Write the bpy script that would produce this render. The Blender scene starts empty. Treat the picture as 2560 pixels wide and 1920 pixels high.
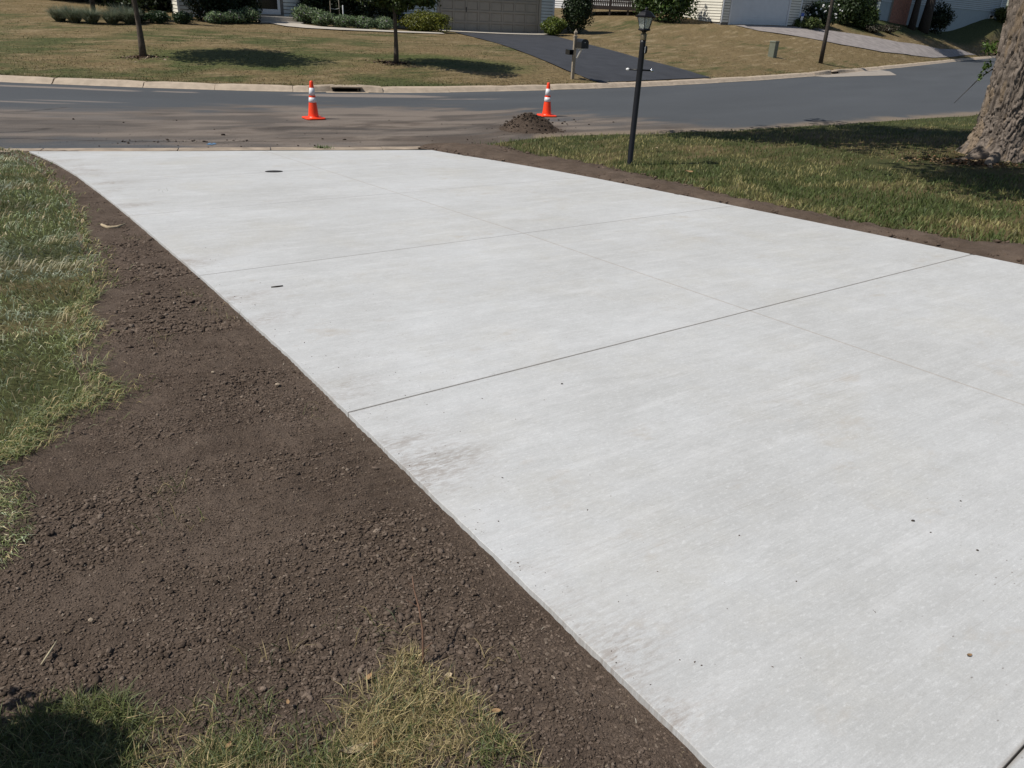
import bpy, math, random
import numpy as np
from mathutils import Matrix, Vector

# ------------------------------------------------------------------ camera, sky, sun, exposure
scene = bpy.context.scene
COL = scene.collection
R = math.radians
PITCH, ROLL, CAM_Z = R(26.4), R(2.8), 2.35
cam_data = bpy.data.cameras.new('camera')
cam = bpy.data.objects.new('camera', cam_data)
COL.objects.link(cam)
fwd = Vector((0, math.cos(PITCH), -math.sin(PITCH)))
r0, u0 = Vector((1, 0, 0)), Vector((0, math.sin(PITCH), math.cos(PITCH)))
right = math.cos(ROLL) * r0 + math.sin(ROLL) * u0
up = math.cos(ROLL) * u0 - math.sin(ROLL) * r0
mw = Matrix((right, up, -fwd)).transposed().to_4x4()
mw.translation = Vector((0, 0, CAM_Z))
cam.matrix_world = mw
cam_data.sensor_fit = 'HORIZONTAL'
cam_data.sensor_width = 36.0
cam_data.lens = 36.0 * 1900 / 2560
cam_data.clip_start = 0.05
cam_data.clip_end = 2000
scene.camera = cam

SUN_EL, SUN_DIR = R(55), R(20)          # light travels towards +X, 20 degrees towards +Y
world = bpy.data.worlds.new('World')
scene.world = world
world.use_nodes = True
wn = world.node_tree
sky = wn.nodes.new('ShaderNodeTexSky')
sky.sky_type = 'NISHITA'
sky.sun_disc = False
sky.sun_elevation = SUN_EL
sky.sun_rotation = R(250)
wn.nodes['Background'].inputs[1].default_value = 0.076
wn.links.new(sky.outputs[0], wn.nodes['Background'].inputs[0])
sd = bpy.data.lights.new('sun', 'SUN')
sd.energy = 4.3
sd.angle = R(0.5)
sd.color = (1.0, 0.945, 0.86)
sun = bpy.data.objects.new('sun', sd)
COL.objects.link(sun)
sun.rotation_euler = Vector((math.cos(SUN_DIR) * math.cos(SUN_EL), math.sin(SUN_DIR) * math.cos(SUN_EL),
                             -math.sin(SUN_EL))).to_track_quat('-Z', 'Y').to_euler()
sun.location = (-20, -8, 30)
scene.view_settings.view_transform = 'Standard'
scene.view_settings.look = 'None'
scene.view_settings.exposure = 0.08
scene.view_settings.gamma = 1.0
scene.view_settings.use_curve_mapping = False

rng = np.random.default_rng(11)
random.seed(5)

# ------------------------------------------------------------------ numeric helpers
def smooth(t):
    t = np.clip(t, 0, 1)
    return t * t * (3 - 2 * t)

def hash2(i, j, seed):
    h = (i.astype(np.int64) * 374761393 + j.astype(np.int64) * 668265263 + seed * 144665) & 0x7fffffff
    h = ((h ^ (h >> 13)) * 1274126177) & 0x7fffffff
    return ((h ^ (h >> 16)) & 0xffff) / 65535.0

def vnoise(x, y, seed=0):
    x = np.asarray(x, float); y = np.asarray(y, float)
    i, j = np.floor(x), np.floor(y)
    fx, fy = x - i, y - j
    fx, fy = fx * fx * (3 - 2 * fx), fy * fy * (3 - 2 * fy)
    a, b = hash2(i, j, seed), hash2(i + 1, j, seed)
    c, d = hash2(i, j + 1, seed), hash2(i + 1, j + 1, seed)
    return (a + (b - a) * fx) * (1 - fy) + (c + (d - c) * fx) * fy

def fbm(x, y, octs=4, seed=0, gain=.5):
    s, a, t = 0, 1, 0
    for o in range(octs):
        s = s + a * vnoise(np.asarray(x) * 2 ** o, np.asarray(y) * 2 ** o, seed + 17 * o)
        t += a
        a *= gain
    return s / t

def inpoly(x, y, poly):
    x = np.asarray(x); y = np.asarray(y)
    c = np.zeros(x.shape, bool)
    n = len(poly)
    for k in range(n):
        x1, y1 = poly[k]; x2, y2 = poly[(k + 1) % n]
        if y1 == y2:
            continue
        c ^= ((y1 > y) != (y2 > y)) & (x < (x2 - x1) * (y - y1) / (y2 - y1) + x1)
    return c

def pdist(P, L):
    best = np.full(len(P), 1e9)
    for a, b in zip(L[:-1], L[1:]):
        ab = b - a
        t = np.clip(((P - a) @ ab) / (ab @ ab), 0, 1)
        best = np.minimum(best, np.hypot(*(P - a - t[:, None] * ab).T))
    return best

# ------------------------------------------------------------------ the lie of the land
NEAR = np.array([(-60, -5.2), (-30, 4.6), (-8.13, 11.72), (-5.83, 12.47), (-4.07, 13.06), (-1.62, 13.85), (-.9, 14.4),
                 (-.24, 15.3), (.74, 16.2), (2.86, 17.3), (4.98, 18.5), (8, 20.5), (13.18, 24.2), (20, 30.5), (30, 42),
                 (40, 55), (60, 83), (112, 156)])
FARC = np.array([(-60, 18.5), (-30, 20.3), (-13.7, 20.95), (-11.7, 21.1), (-9.7, 21.3), (-7.65, 21.62), (-6.66, 21.85),
                 (-5.64, 22.15), (-4.6, 22.55), (-3.57, 23.05), (-2.5, 23.65), (-.2, 25.25), (2.46, 27.35), (5.7, 30.4),
                 (9.75, 34.6), (14, 39.6), (20.2, 47.6), (26.2, 55.6), (34.4, 66.5), (43, 77.5), (62, 102), (112, 166)])
FCTRL = [(-11.85, 25.2, .40), (-4.33, 27, .45), (1.55, 27.9, .21), (-4.47, 45.6, 1.0), (.52, 49, 1.01),
         (-12.22, 41, 1.16), (-13.9, 37.5, 1.06), (-17.45, 33.5, .98), (-19.82, 31, .71), (-25.86, 44, 1.55),
         (-24.06, 38, 1.26), (-15.41, 36, 1.1), (13.11, 55, 1.87), (17.4, 57.8, 1.95), (12.6, 43, .58),
         (15.68, 44.5, .34), (3.87, 52, 1.36), (8.33, 54, 1.75), (22.05, 60, 1.79), (28.79, 70, 2.67),
         (36.48, 75, 1.56), (40.35, 84, 3.2), (47.58, 88, 3.43), (-60, 60, 2.6), (0, 80, 2.4), (30, 100, 4.2),
         (-40, 100, 3.2), (70, 130, 4.5), (0, 140, 3.5), (-60, 140, 4)]
FCTRL = np.array(FCTRL + [(a - .1, b + .5, .13) for a, b in FARC[1:-1]])

def tps_fit(C):
    n = len(C)
    r = np.hypot(C[:, None, 0] - C[None, :, 0], C[:, None, 1] - C[None, :, 1])
    A = np.zeros((n + 3, n + 3))
    A[:n, :n] = np.where(r > 0, r * r * np.log(r + 1e-9), 0) + np.eye(n) * 2
    A[:n, n:] = np.c_[np.ones(n), C[:, :2]]
    A[n:, :n] = A[:n, n:].T
    return np.linalg.solve(A, np.r_[C[:, 2], 0, 0, 0])

TW = tps_fit(FCTRL)

def H(x, y):
    """height of the land (street surface = 0)"""
    P = np.c_[np.ravel(x), np.ravel(y)].astype(float)
    Pc = np.c_[np.clip(P[:, 0], -80, 120), np.clip(P[:, 1], -60, 160)]
    z = np.zeros(len(P))
    nb = P[:, 1] <= np.interp(P[:, 0], NEAR[:, 0], NEAR[:, 1])
    fb = P[:, 1] > np.interp(P[:, 0], FARC[:, 0], FARC[:, 1])
    if nb.any():
        Q = Pc[nb]
        dp = 13.65 - (-.311 * Q[:, 0] + .9504 * Q[:, 1])
        w = smooth(dp / 3)
        z[nb] = .02 + .0573 * np.minimum(w * dp + (1 - w) * pdist(Q, NEAR), 30)
    if fb.any():
        Q = Pc[fb]
        t = np.zeros(len(Q))
        for i, c in enumerate(FCTRL):
            r = np.hypot(Q[:, 0] - c[0], Q[:, 1] - c[1])
            t += TW[i] * np.where(r > 0, r * r * np.log(r + 1e-9), 0)
        t += TW[-3] + TW[-2] * Q[:, 0] + TW[-1] * Q[:, 1]
        k = np.clip(pdist(Q, FARC) / 1.5, 0, 1)
        z[fb] = .13 * (1 - k) + np.maximum(t, .13) * k
    return float(z[0]) if np.isscalar(x) else z.reshape(np.shape(x))

def ground(x, y, dz=0.0):
    return Vector((x, y, H(float(x), float(y)) + dz))

# driveway axes: lat across (to the right), s along (towards the street)
DA = R(-34.5)
DS = np.array([math.sin(DA), math.cos(DA)])
DL = np.array([math.cos(DA), -math.sin(DA)])
def drv(lat, s):
    return lat * DL[0] + s * DS[0], lat * DL[1] + s * DS[1]
def to_drv(x, y):
    return np.asarray(x) * DL[0] + np.asarray(y) * DL[1], np.asarray(x) * DS[0] + np.asarray(y) * DS[1]
def slab_z(x, y):
    return .02 + .0573 * (13.65 - (-.311 * x + .9504 * y)) + .045

# ------------------------------------------------------------------ mesh helpers
def np_mesh(name, V, polys, col=None):
    V = np.asarray(V, np.float32)
    me = bpy.data.meshes.new(name)
    me.vertices.add(len(V))
    me.vertices.foreach_set('co', V.ravel())
    idx = np.concatenate([np.asarray(p, np.int32).ravel() for p in polys])
    tot = np.concatenate([np.full(len(p), np.asarray(p).shape[1], np.int32) for p in polys])
    st = np.r_[0, np.cumsum(tot)[:-1]].astype(np.int32)
    me.loops.add(len(idx))
    me.loops.foreach_set('vertex_index', idx)
    me.polygons.add(len(tot))
    me.polygons.foreach_set('loop_start', st)
    me.update(calc_edges=True)
    if col is not None:
        a = me.color_attributes.new('Col', 'FLOAT_COLOR', 'POINT')
        c = np.ones((len(V), 4), np.float32)
        c[:, :3] = col
        a.data.foreach_set('color', c.ravel())
    return me

def add_obj(name, me, mat=None, parent=None, loc=None, smooth_=False):
    o = bpy.data.objects.new(name, me)
    COL.objects.link(o)
    if mat is not None and me is not None and not me.materials:
        me.materials.append(mat)
    if parent is not None:
        o.parent = parent
    if loc is not None:
        o.location = loc
    if smooth_ and me is not None:
        me.polygons.foreach_set('use_smooth', np.ones(len(me.polygons), bool))
    return o

def tag(o, label=None, cat=None, group=None, kind=None):
    if label: o['label'] = label
    if cat: o['category'] = cat
    if group: o['group'] = group
    if kind: o['kind'] = kind
    return o

def thing(name, label, cat, loc=(0, 0, 0), rz=0.0, group=None):
    o = bpy.data.objects.new(name, None)
    COL.objects.link(o)
    o.empty_display_size = .2
    o.location = loc
    o.rotation_euler = (0, 0, rz)
    return tag(o, label, cat, group)

class MB:
    def __init__(self):
        self.v, self.f = [], []
    def add(self, vs, fs):
        n = len(self.v)
        self.v += [tuple(p) for p in vs]
        self.f += [tuple(i + n for i in f) for f in fs]
        return self
    def box(self, x0, x1, y0, y1, z0, z1, bev=0.0):
        if bev <= 0:
            vs = [(x, y, z) for z in (z0, z1) for y in (y0, y1) for x in (x0, x1)]
            return self.add(vs, [(0, 2, 3, 1), (4, 5, 7, 6), (0, 1, 5, 4), (2, 6, 7, 3), (0, 4, 6, 2), (1, 3, 7, 5)])
        b = bev
        ring = lambda i, z: [(x0 + i, y0 + b + 0, z), (x0 + b, y0 + i, z), (x1 - b, y0 + i, z), (x1 - i, y0 + b, z),
                             (x1 - i, y1 - b, z), (x1 - b, y1 - i, z), (x0 + b, y1 - i, z), (x0 + i, y1 - b, z)]
        return self.loft([ring(b * .5, z0), ring(0, z0 + b), ring(0, z1 - b), ring(b * .5, z1)])
    def loft(self, rings, cap=True):
        n = len(rings[0])
        vs = [p for r in rings for p in r]
        fs = []
        for k in range(len(rings) - 1):
            for i in range(n):
                j = (i + 1) % n
                fs.append((k * n + i, k * n + j, (k + 1) * n + j, (k + 1) * n + i))
        if cap:
            fs.append(tuple(reversed(range(n))))
            fs.append(tuple((len(rings) - 1) * n + i for i in range(n)))
        return self.add(vs, fs)
    def lathe(self, prof, n=20, ph=0.0, cx=0.0, cy=0.0):
        return self.loft([[(cx + r * math.cos(ph + 2 * math.pi * i / n), cy + r * math.sin(ph + 2 * math.pi * i / n), z)
                           for i in range(n)] for r, z in prof])
    def tube(self, pts, rad, n=8, rough=0.0):
        pts = [Vector(p) for p in pts]
        rings = []
        for k, p in enumerate(pts):
            d = (pts[min(k + 1, len(pts) - 1)] - pts[max(k - 1, 0)]).normalized()
            a = d.cross(Vector((0, 0, 1)))
            if a.length < .05:
                a = d.cross(Vector((1, 0, 0)))
            a.normalize()
            b = d.cross(a)
            r = rad[k] if hasattr(rad, '__len__') else rad
            rings.append([p + (a * math.cos(2 * math.pi * i / n) + b * math.sin(2 * math.pi * i / n)) * r *
                          (1 + rough * (random.random() - .5)) for i in range(n)])
        return self.loft(rings)
    def build(self, name, mat, parent=None, loc=None, smooth_=False):
        me = bpy.data.meshes.new(name)
        me.from_pydata(self.v, [], self.f)
        me.update()
        return add_obj(name, me, mat, parent, loc, smooth_)

# ------------------------------------------------------------------ materials
def nodes_mat(name):
    m = bpy.data.materials.new(name)
    m.use_nodes = True
    nt = m.node_tree
    return m, nt, nt.nodes['Principled BSDF']

def N(nt, t, **kw):
    n = nt.nodes.new(t)
    for k, v in kw.items():
        if k in n.inputs:
            n.inputs[k].default_value = v
        else:
            setattr(n, k, v)
    return n

def mixc(nt, fac, a, b, mode='MIX'):
    m = nt.nodes.new('ShaderNodeMix')
    m.data_type = 'RGBA'
    m.blend_type = mode
    for sock, val in ((m.inputs['Factor'], fac), (m.inputs['A'], a), (m.inputs['B'], b)):
        if sock.name == 'A' or sock.name == 'B':
            pass
    f = [s for s in m.inputs if s.name == 'Factor' and s.type == 'VALUE'][0]
    A = [s for s in m.inputs if s.name == 'A' and s.type == 'RGBA'][0]
    B = [s for s in m.inputs if s.name == 'B' and s.type == 'RGBA'][0]
    for sock, val in ((f, fac), (A, a), (B, b)):
        if hasattr(val, 'is_linked'):
            nt.links.new(val, sock)
        elif sock is f:
            sock.default_value = val
        else:
            sock.default_value = (*val, 1) if len(val) == 3 else val
    return [s for s in m.outputs if s.type == 'RGBA'][0]

def ramp(nt, val, p0, p1, c0=(0, 0, 0), c1=(1, 1, 1)):
    r = nt.nodes.new('ShaderNodeValToRGB')
    r.color_ramp.elements[0].position = p0
    r.color_ramp.elements[1].position = p1
    r.color_ramp.elements[0].color = (*c0, 1)
    r.color_ramp.elements[1].color = (*c1, 1)
    nt.links.new(val, r.inputs[0])
    return r.outputs[0]

def noise(nt, vec, scale, detail=4, rough=.55, dist=0.0):
    n = N(nt, 'ShaderNodeTexNoise', Scale=scale, Detail=detail, Roughness=rough, Distortion=dist)
    if vec is not None:
        nt.links.new(vec, n.inputs['Vector'])
    return n.outputs['Fac']

def mapping(nt, vec, scale=(1, 1, 1), rot=(0, 0, 0), loc=(0, 0, 0)):
    m = N(nt, 'ShaderNodeMapping')
    m.inputs['Scale'].default_value = scale
    m.inputs['Rotation'].default_value = rot
    m.inputs['Location'].default_value = loc
    nt.links.new(vec, m.inputs['Vector'])
    return m.outputs[0]

def bump(nt, bsdf, h, strength, dist):
    b = N(nt, 'ShaderNodeBump', Strength=strength, Distance=dist)
    nt.links.new(h, b.inputs['Height'])
    nt.links.new(b.outputs[0], bsdf.inputs['Normal'])

def math_(nt, op, a, b=None):
    m = N(nt, 'ShaderNodeMath', operation=op)
    for k, v in enumerate((a, b)):
        if v is None: continue
        if hasattr(v, 'is_linked'): nt.links.new(v, m.inputs[k])
        else: m.inputs[k].default_value = v
    return m.outputs[0]

def plain(name, col, rough=.6, var=.15, scale=8, metal=0.0, spec=.4, bstr=0.0, bscale=60, coat=0.0):
    """one colour with mottling and fine relief"""
    m, nt, b = nodes_mat(name)
    pos = N(nt, 'ShaderNodeNewGeometry').outputs['Position']
    f = noise(nt, pos, scale, 5)
    dark = tuple(c * (1 - var) for c in col)
    lite = tuple(min(1, c * (1 + var)) for c in col)
    c = mixc(nt, ramp(nt, f, .3, .7), dark, lite)
    nt.links.new(c, b.inputs['Base Color'])
    b.inputs['Roughness'].default_value = rough
    b.inputs['Metallic'].default_value = metal
    b.inputs['Specular IOR Level'].default_value = spec
    b.inputs['Coat Weight'].default_value = coat
    if bstr:
        bump(nt, b, noise(nt, pos, bscale, 4), bstr, .01)
    return m

def attr_mat(name, rough=.8, spec=.2, transl=0.0, nscale=0, nvar=.3, bstr=0, bscale=40, bdist=.01):
    """colour from the mesh's own colour attribute, with fine mottling"""
    m, nt, b = nodes_mat(name)
    a = N(nt, 'ShaderNodeVertexColor', layer_name='Col')
    c = a.outputs['Color']
    pos = N(nt, 'ShaderNodeNewGeometry').outputs['Position']
    if nscale:
        f = noise(nt, pos, nscale, 5, .65)
        g = ramp(nt, f, .25, .75, (1 - nvar,) * 3, (1 + nvar,) * 3)
        c = mixc(nt, 1.0, c, g, 'MULTIPLY')
    nt.links.new(c, b.inputs['Base Color'])
    b.inputs['Roughness'].default_value = rough
    b.inputs['Specular IOR Level'].default_value = spec
    if bstr:
        bump(nt, b, noise(nt, pos, bscale, 5, .65), bstr, bdist)
    if transl:
        t = N(nt, 'ShaderNodeBsdfTranslucent')
        nt.links.new(c, t.inputs['Color'])
        ms = N(nt, 'ShaderNodeMixShader', Fac=transl)
        nt.links.new(b.outputs[0], ms.inputs[1])
        nt.links.new(t.outputs[0], ms.inputs[2])
        nt.links.new(ms.outputs[0], nt.nodes['Material Output'].inputs[0])
    return m

def concrete_mat(name):
    m, nt, b = nodes_mat(name)
    pos = N(nt, 'ShaderNodeNewGeometry').outputs['Position']
    dv = mapping(nt, pos, rot=(0, 0, DA))                      # x = along lat, y = along s (driveway axes)
    big = noise(nt, mapping(nt, dv, (.7, .9, 1)), 1.0, 6, .65)
    col = mixc(nt, ramp(nt, big, .35, .68), (.428, .432, .426), (.500, .510, .514))
    warm = noise(nt, mapping(nt, dv, (.8, .8, 1), loc=(7, 3, 0)), 1.3, 6, .7)
    col = mixc(nt, math_(nt, 'MULTIPLY', ramp(nt, warm, .50, .74), .7), col, (.44, .43, .395))
    pale = noise(nt, mapping(nt, dv, (1.6, 9, 1), loc=(17, 23, 0)), 1.0, 6, .72)
    col = mixc(nt, math_(nt, 'MULTIPLY', ramp(nt, pale, .50, .68), .42), col, (.565, .57, .57))
    # broom strokes run across the drive
    st = noise(nt, mapping(nt, dv, (2.6, 210, 1)), 1.0, 3, .65)
    st2 = noise(nt, mapping(nt, dv, (1.5, 70, 1), loc=(3, 9, 0)), 1.0, 4, .7)
    strk = math_(nt, 'ADD', math_(nt, 'MULTIPLY', st, .6), math_(nt, 'MULTIPLY', st2, .4))
    col = mixc(nt, 1.0, col, ramp(nt, strk, .36, .64, (.935,) * 3, (1.05,) * 3), 'MULTIPLY')
    bm = noise(nt, mapping(nt, dv, (.5, 1.6, 1), loc=(13, 8, 0)), 1.0, 3, .6)
    col = mixc(nt, math_(nt, 'MULTIPLY', ramp(nt, bm, .46, .64), math_(nt, 'MULTIPLY', ramp(nt, st, .54, .66), .5)), col, (.30, .285, .265))
    # short pale laitance flecks and grey mottling, ragged across the strokes
    fl = noise(nt, mapping(nt, dv, (38, 95, 1), rot=(0, 0, .5), loc=(1, 5, 0)), 1.0, 5, .8)
    col = mixc(nt, math_(nt, 'MULTIPLY', ramp(nt, fl, .53, .66), .42), col, (.64, .65, .65))
    fl2 = noise(nt, mapping(nt, dv, (30, 80, 1), rot=(0, 0, .4), loc=(11, 2, 0)), 1.0, 5, .8)
    col = mixc(nt, math_(nt, 'MULTIPLY', ramp(nt, fl2, .54, .70), .40), col, (.335, .33, .315))
    gr = noise(nt, mapping(nt, dv, (160, 260, 1)), 1.0, 3, .7)
    col = mixc(nt, 1.0, col, ramp(nt, gr, .3, .7, (.92,) * 3, (1.08,) * 3), 'MULTIPLY')
    mo = noise(nt, mapping(nt, dv, (7, 11, 1), loc=(5, 41, 0)), 1.0, 6, .75)
    col = mixc(nt, 1.0, col, ramp(nt, mo, .34, .66, (.95, .95, .947), (1.04, 1.042, 1.044)), 'MULTIPLY')
    # pinholes and grit
    vor = N(nt, 'ShaderNodeTexVoronoi', Scale=26.0)
    nt.links.new(mapping(nt, dv, (.6, 1.3, 1)), vor.inputs['Vector'])
    msk = noise(nt, dv, .9, 3)
    pin = math_(nt, 'MULTIPLY', ramp(nt, vor.outputs['Distance'], .05, .09, (1, 1, 1), (0, 0, 0)), ramp(nt, msk, .45, .60))
    col = mixc(nt, math_(nt, 'MULTIPLY', pin, .75), col, (.16, .14, .125))
    # soil trodden and swept in over the left edge
    sep = N(nt, 'ShaderNodeSeparateXYZ')
    nt.links.new(dv, sep.inputs[0])
    edge = N(nt, 'ShaderNodeMapRange')
    nt.links.new(sep.outputs[0], edge.inputs['Value'])
    for k, v in (('From Min', 1.08), ('From Max', 1.62), ('To Min', 1.0), ('To Max', 0.0)):
        edge.inputs[k].default_value = v
    sm = noise(nt, mapping(nt, dv, (1.5, 2.2, 1), loc=(2, 0, 0)), 1.0, 3)
    sf = noise(nt, mapping(nt, dv, (20, 70, 1)), 1.0, 5, .75)
    dirt = math_(nt, 'MULTIPLY', math_(nt, 'MULTIPLY', math_(nt, 'POWER', edge.outputs[0], 1.6), ramp(nt, sm, .50, .72)),
                 ramp(nt, sf, .44, .60))
    col = mixc(nt, math_(nt, 'MULTIPLY', dirt, .75), col, (.19, .135, .095))
    lat_, s__ = sep.outputs[0], sep.outputs[1]
    def band(dist, half, wgt, c_):
        nonlocal col
        mr = N(nt, 'ShaderNodeMapRange')
        nt.links.new(math_(nt, 'ABSOLUTE', dist), mr.inputs['Value'])
        for k, v in (('From Min', half * .35), ('From Max', half), ('To Min', wgt), ('To Max', 0.0)):
            mr.inputs[k].default_value = v
        col = mixc(nt, mr.outputs[0], col, c_)
    over = math_(nt, 'MAXIMUM', math_(nt, 'SUBTRACT', s__, 5.6), 0.0)
    ctr = math_(nt, 'SUBTRACT', 3.97, math_(nt, 'MULTIPLY', over, .04))
    band(math_(nt, 'SUBTRACT', lat_, ctr), .011, .42, (.24, .195, .15))      # soil rubbed into the saw joints
    for s0_, wj_ in zip(TR, (.5, .55, .5, .3, .15, .12)):
        d_ = math_(nt, 'SUBTRACT', math_(nt, 'SUBTRACT', s__, s0_), math_(nt, 'MULTIPLY', math_(nt, 'SUBTRACT', lat_, 1.1), SL))
        band(d_, .012, wj_, (.22, .19, .155))
    # boot smudge at the left edge below the main joint, and a fainter one further up
    for cl_, cs_, rl_, rs_, w_ in ((1.18, 2.30, .36, .13, .42), (1.14, 2.52, .22, .05, .4), (1.08, 8.6, .4, .12, .35), (1.12, 4.9, .3, .06, .4)):
        e_ = math_(nt, 'ADD', math_(nt, 'POWER', math_(nt, 'DIVIDE', math_(nt, 'SUBTRACT', lat_, cl_), rl_), 2.0),
                   math_(nt, 'POWER', math_(nt, 'DIVIDE', math_(nt, 'SUBTRACT', s__, cs_), rs_), 2.0))
        mr = N(nt, 'ShaderNodeMapRange')
        nt.links.new(e_, mr.inputs['Value'])
        for k, v in (('From Min', 0.0), ('From Max', 1.0), ('To Min', w_), ('To Max', 0.0)):
            mr.inputs[k].default_value = v
        col = mixc(nt, math_(nt, 'MULTIPLY', mr.outputs[0], ramp(nt, sf, .40, .58)), col, (.17, .125, .09))
    spots = noise(nt, mapping(nt, dv, (2.3, 3.4, 1), loc=(31, 17, 0)), 1.0, 5, .7)
    col = mixc(nt, math_(nt, 'MULTIPLY', ramp(nt, spots, .60, .74), .38), col, (.36, .305, .235))
    nt.links.new(col, b.inputs['Base Color'])
    b.inputs['Roughness'].default_value = .82
    b.inputs['Specular IOR Level'].default_value = .3
    h = math_(nt, 'ADD', math_(nt, 'MULTIPLY', strk, 1.0), math_(nt, 'MULTIPLY', noise(nt, pos, 240, 3), .5))
    bump(nt, b, h, .3, .003)
    return m

TR = [-2.35, .30, 2.90, 5.56, 8.05, 10.27]      # saw joints across the drive
SL = .05
M = {}
M['concrete'] = concrete_mat('new_concrete')
M['old_concrete'] = plain('old_concrete', (.41, .335, .255), .85, .16, 5, bstr=.3, bscale=80)
M['gutter_concrete'] = plain('gutter_concrete', (.31, .25, .19), .88, .28, 4, bstr=.3, bscale=80)
M['drain_concrete'] = plain('drain_concrete', (.35, .285, .215), .85, .28, 4, bstr=.3, bscale=80)
M['walk_concrete'] = plain('walk_concrete', (.44, .40, .34), .85, .1, 3)
M['grey_drive'] = plain('grey_drive', (.25, .225, .215), .9, .22, 2.2, bstr=.3, bscale=90)
M['black_asphalt'] = plain('black_asphalt', (.036, .038, .044), .8, .22, 1.6, bstr=.4, bscale=140)
M['dark_hole'] = plain('dark_hole', (.012, .012, .012), .9, .1)
M['grass'] = attr_mat('grass', .55, .3, .25)
M['dry_lawn'] = attr_mat('dry_lawn', .9, .15, 0, 7, .55, .8, 16, .04)
M['near_lawn'] = attr_mat('near_lawn', .9, .15, 0, 30, .4, .6, 60, .02)
M['leaf'] = attr_mat('leaf', .5, .4, .25)
M['soil'] = attr_mat('soil', .95, .12, 0, 130, .5, 1.0, 150, .012)
M['clod'] = attr_mat('clod', .95, .12, 0, 200, .35, .8, 260, .005)
M['street'] = attr_mat('street', .9, .25, 0, 48, .38, .7, 90, .008)
M['bark'] = attr_mat('bark', .92, .15, 0, 45, .3, .6, 90, .008)
M['brown_bark'] = plain('brown_bark', (.085, .066, .050), .9, .35, 14, bstr=.6, bscale=50)
M['dark_bark'] = plain('dark_bark', (.045, .037, .031), .9, .3, 10, bstr=.6, bscale=40)
M['mulch'] = attr_mat('mulch', .9, .15)
M['orange'] = plain('orange', (.93, .058, .010), .4, .07, 9, spec=.5)
M['white_band'] = plain('white_band', (.74, .74, .76), .35, .05, 30, spec=.5)
M['black_paint'] = plain('black_paint', (.007, .007, .009), .38, .2, 20, spec=.35)
M['white_knob'] = plain('white_knob', (.75, .75, .74), .3, .05)
M['brass'] = plain('brass', (.15, .12, .07), .45, .3, 40, metal=.5)
M['chrome'] = plain('chrome', (.55, .57, .6), .2, .1, metal=.9)
M['cast_iron'] = plain('cast_iron', (.035, .032, .03), .6, .3, 60, metal=.5)
M['post_wood'] = plain('post_wood', (.30, .255, .195), .85, .2, 18, bstr=.3, bscale=50)
M['black_box'] = plain('black_box', (.014, .015, .017), .38, .2, 10, spec=.5)
M['white_paint'] = plain('white_paint', (.66, .66, .65), .5, .06)
M['pedestal_green'] = plain('pedestal_green', (.15, .16, .12), .6, .1)
M['siding_grey'] = plain('siding_grey', (.62, .64, .60), .6, .05, 3)
M['siding_cream'] = plain('siding_cream', (.70, .67, .58), .6, .05, 3)
M['siding_blue'] = plain('siding_blue', (.38, .42, .44), .6, .06, 3)
M['found_blue'] = plain('found_blue', (.31, .36, .385), .8, .06, 3)
M['found_grey'] = plain('found_grey', (.20, .19, .175), .9, .12, 4)
M['tan_trim'] = plain('tan_trim', (.38, .325, .255), .6, .06, 4)
M['tan_door'] = plain('tan_door', (.36, .305, .24), .55, .05, 3)
M['white_door'] = plain('white_door', (.60, .63, .66), .5, .04, 3)
M['white_trim'] = plain('white_trim', (.66, .68, .70), .5, .05, 3)
M['dark_glass'] = plain('dark_glass', (.012, .013, .014), .08, .2, spec=.6)
M['roof'] = plain('roof', (.085, .075, .068), .9, .25, 6, bstr=.4, bscale=30)
M['brick'] = plain('brick', (.30, .125, .085), .9, .45, 7, bstr=.4, bscale=60)
M['mortar'] = plain('mortar', (.33, .29, .25), .9, .1, 20)
M['deck_wood'] = plain('deck_wood', (.035, .026, .022), .8, .25, 12)
M['blue_paint'] = plain('blue_paint', (.11, .22, .36), .8, .25)
M['blue_sign'] = plain('blue_sign', (.05, .10, .38), .5, .1)
m, nt, b = nodes_mat('lantern_glass')
b.inputs['Base Color'].default_value = (.72, .76, .72, 1)
b.inputs['Roughness'].default_value = .18
b.inputs['Transmission Weight'].default_value = .72
b.inputs['IOR'].default_value = 1.12
M['lantern_glass'] = m

# ------------------------------------------------------------------ blades and leaves
def blade_arrays(P, z, L, Wd, th, lean, col, tipcol=None):
    n = len(P)
    h = np.c_[np.cos(th), np.sin(th)]
    tw = th + rng.normal(0, .9, n)
    w = np.c_[-np.sin(tw), np.cos(tw), np.zeros(n)] * Wd[:, None] * .5
    f0, f1 = lean * .6, np.minimum(lean * 1.45, 1.75)
    B = np.c_[P, z]
    Mi = B + np.c_[h * (np.sin(f0) * L * .55)[:, None], np.cos(f0) * L * .55]
    T = Mi + np.c_[h * (np.sin(f1) * L * .5)[:, None], np.cos(f1) * L * .5]
    V = np.stack([B - w, B + w, Mi + w * .8, Mi - w * .8, T], 1).reshape(-1, 3)
    k = np.arange(n)[:, None] * 5
    q = k + np.array([[0, 1, 2, 3]])
    t = k + np.array([[3, 2, 4]])
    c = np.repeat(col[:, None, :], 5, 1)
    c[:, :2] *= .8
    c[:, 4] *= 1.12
    if tipcol is not None:
        c[:, 4] = tipcol
    return V, q, t, c.reshape(-1, 3)

def blades_obj(name, parts, parent=None, mat='grass'):
    Vs, Qs, Ts, Cs, o = [], [], [], [], 0
    for V, q, t, c in parts:
        Vs.append(V); Qs.append(q + o); Ts.append(t + o); Cs.append(c); o += len(V)
    me = np_mesh(name, np.concatenate(Vs), [np.concatenate(Qs), np.concatenate(Ts)], np.concatenate(Cs))
    return add_obj(name, me, M[mat], parent)

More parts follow.
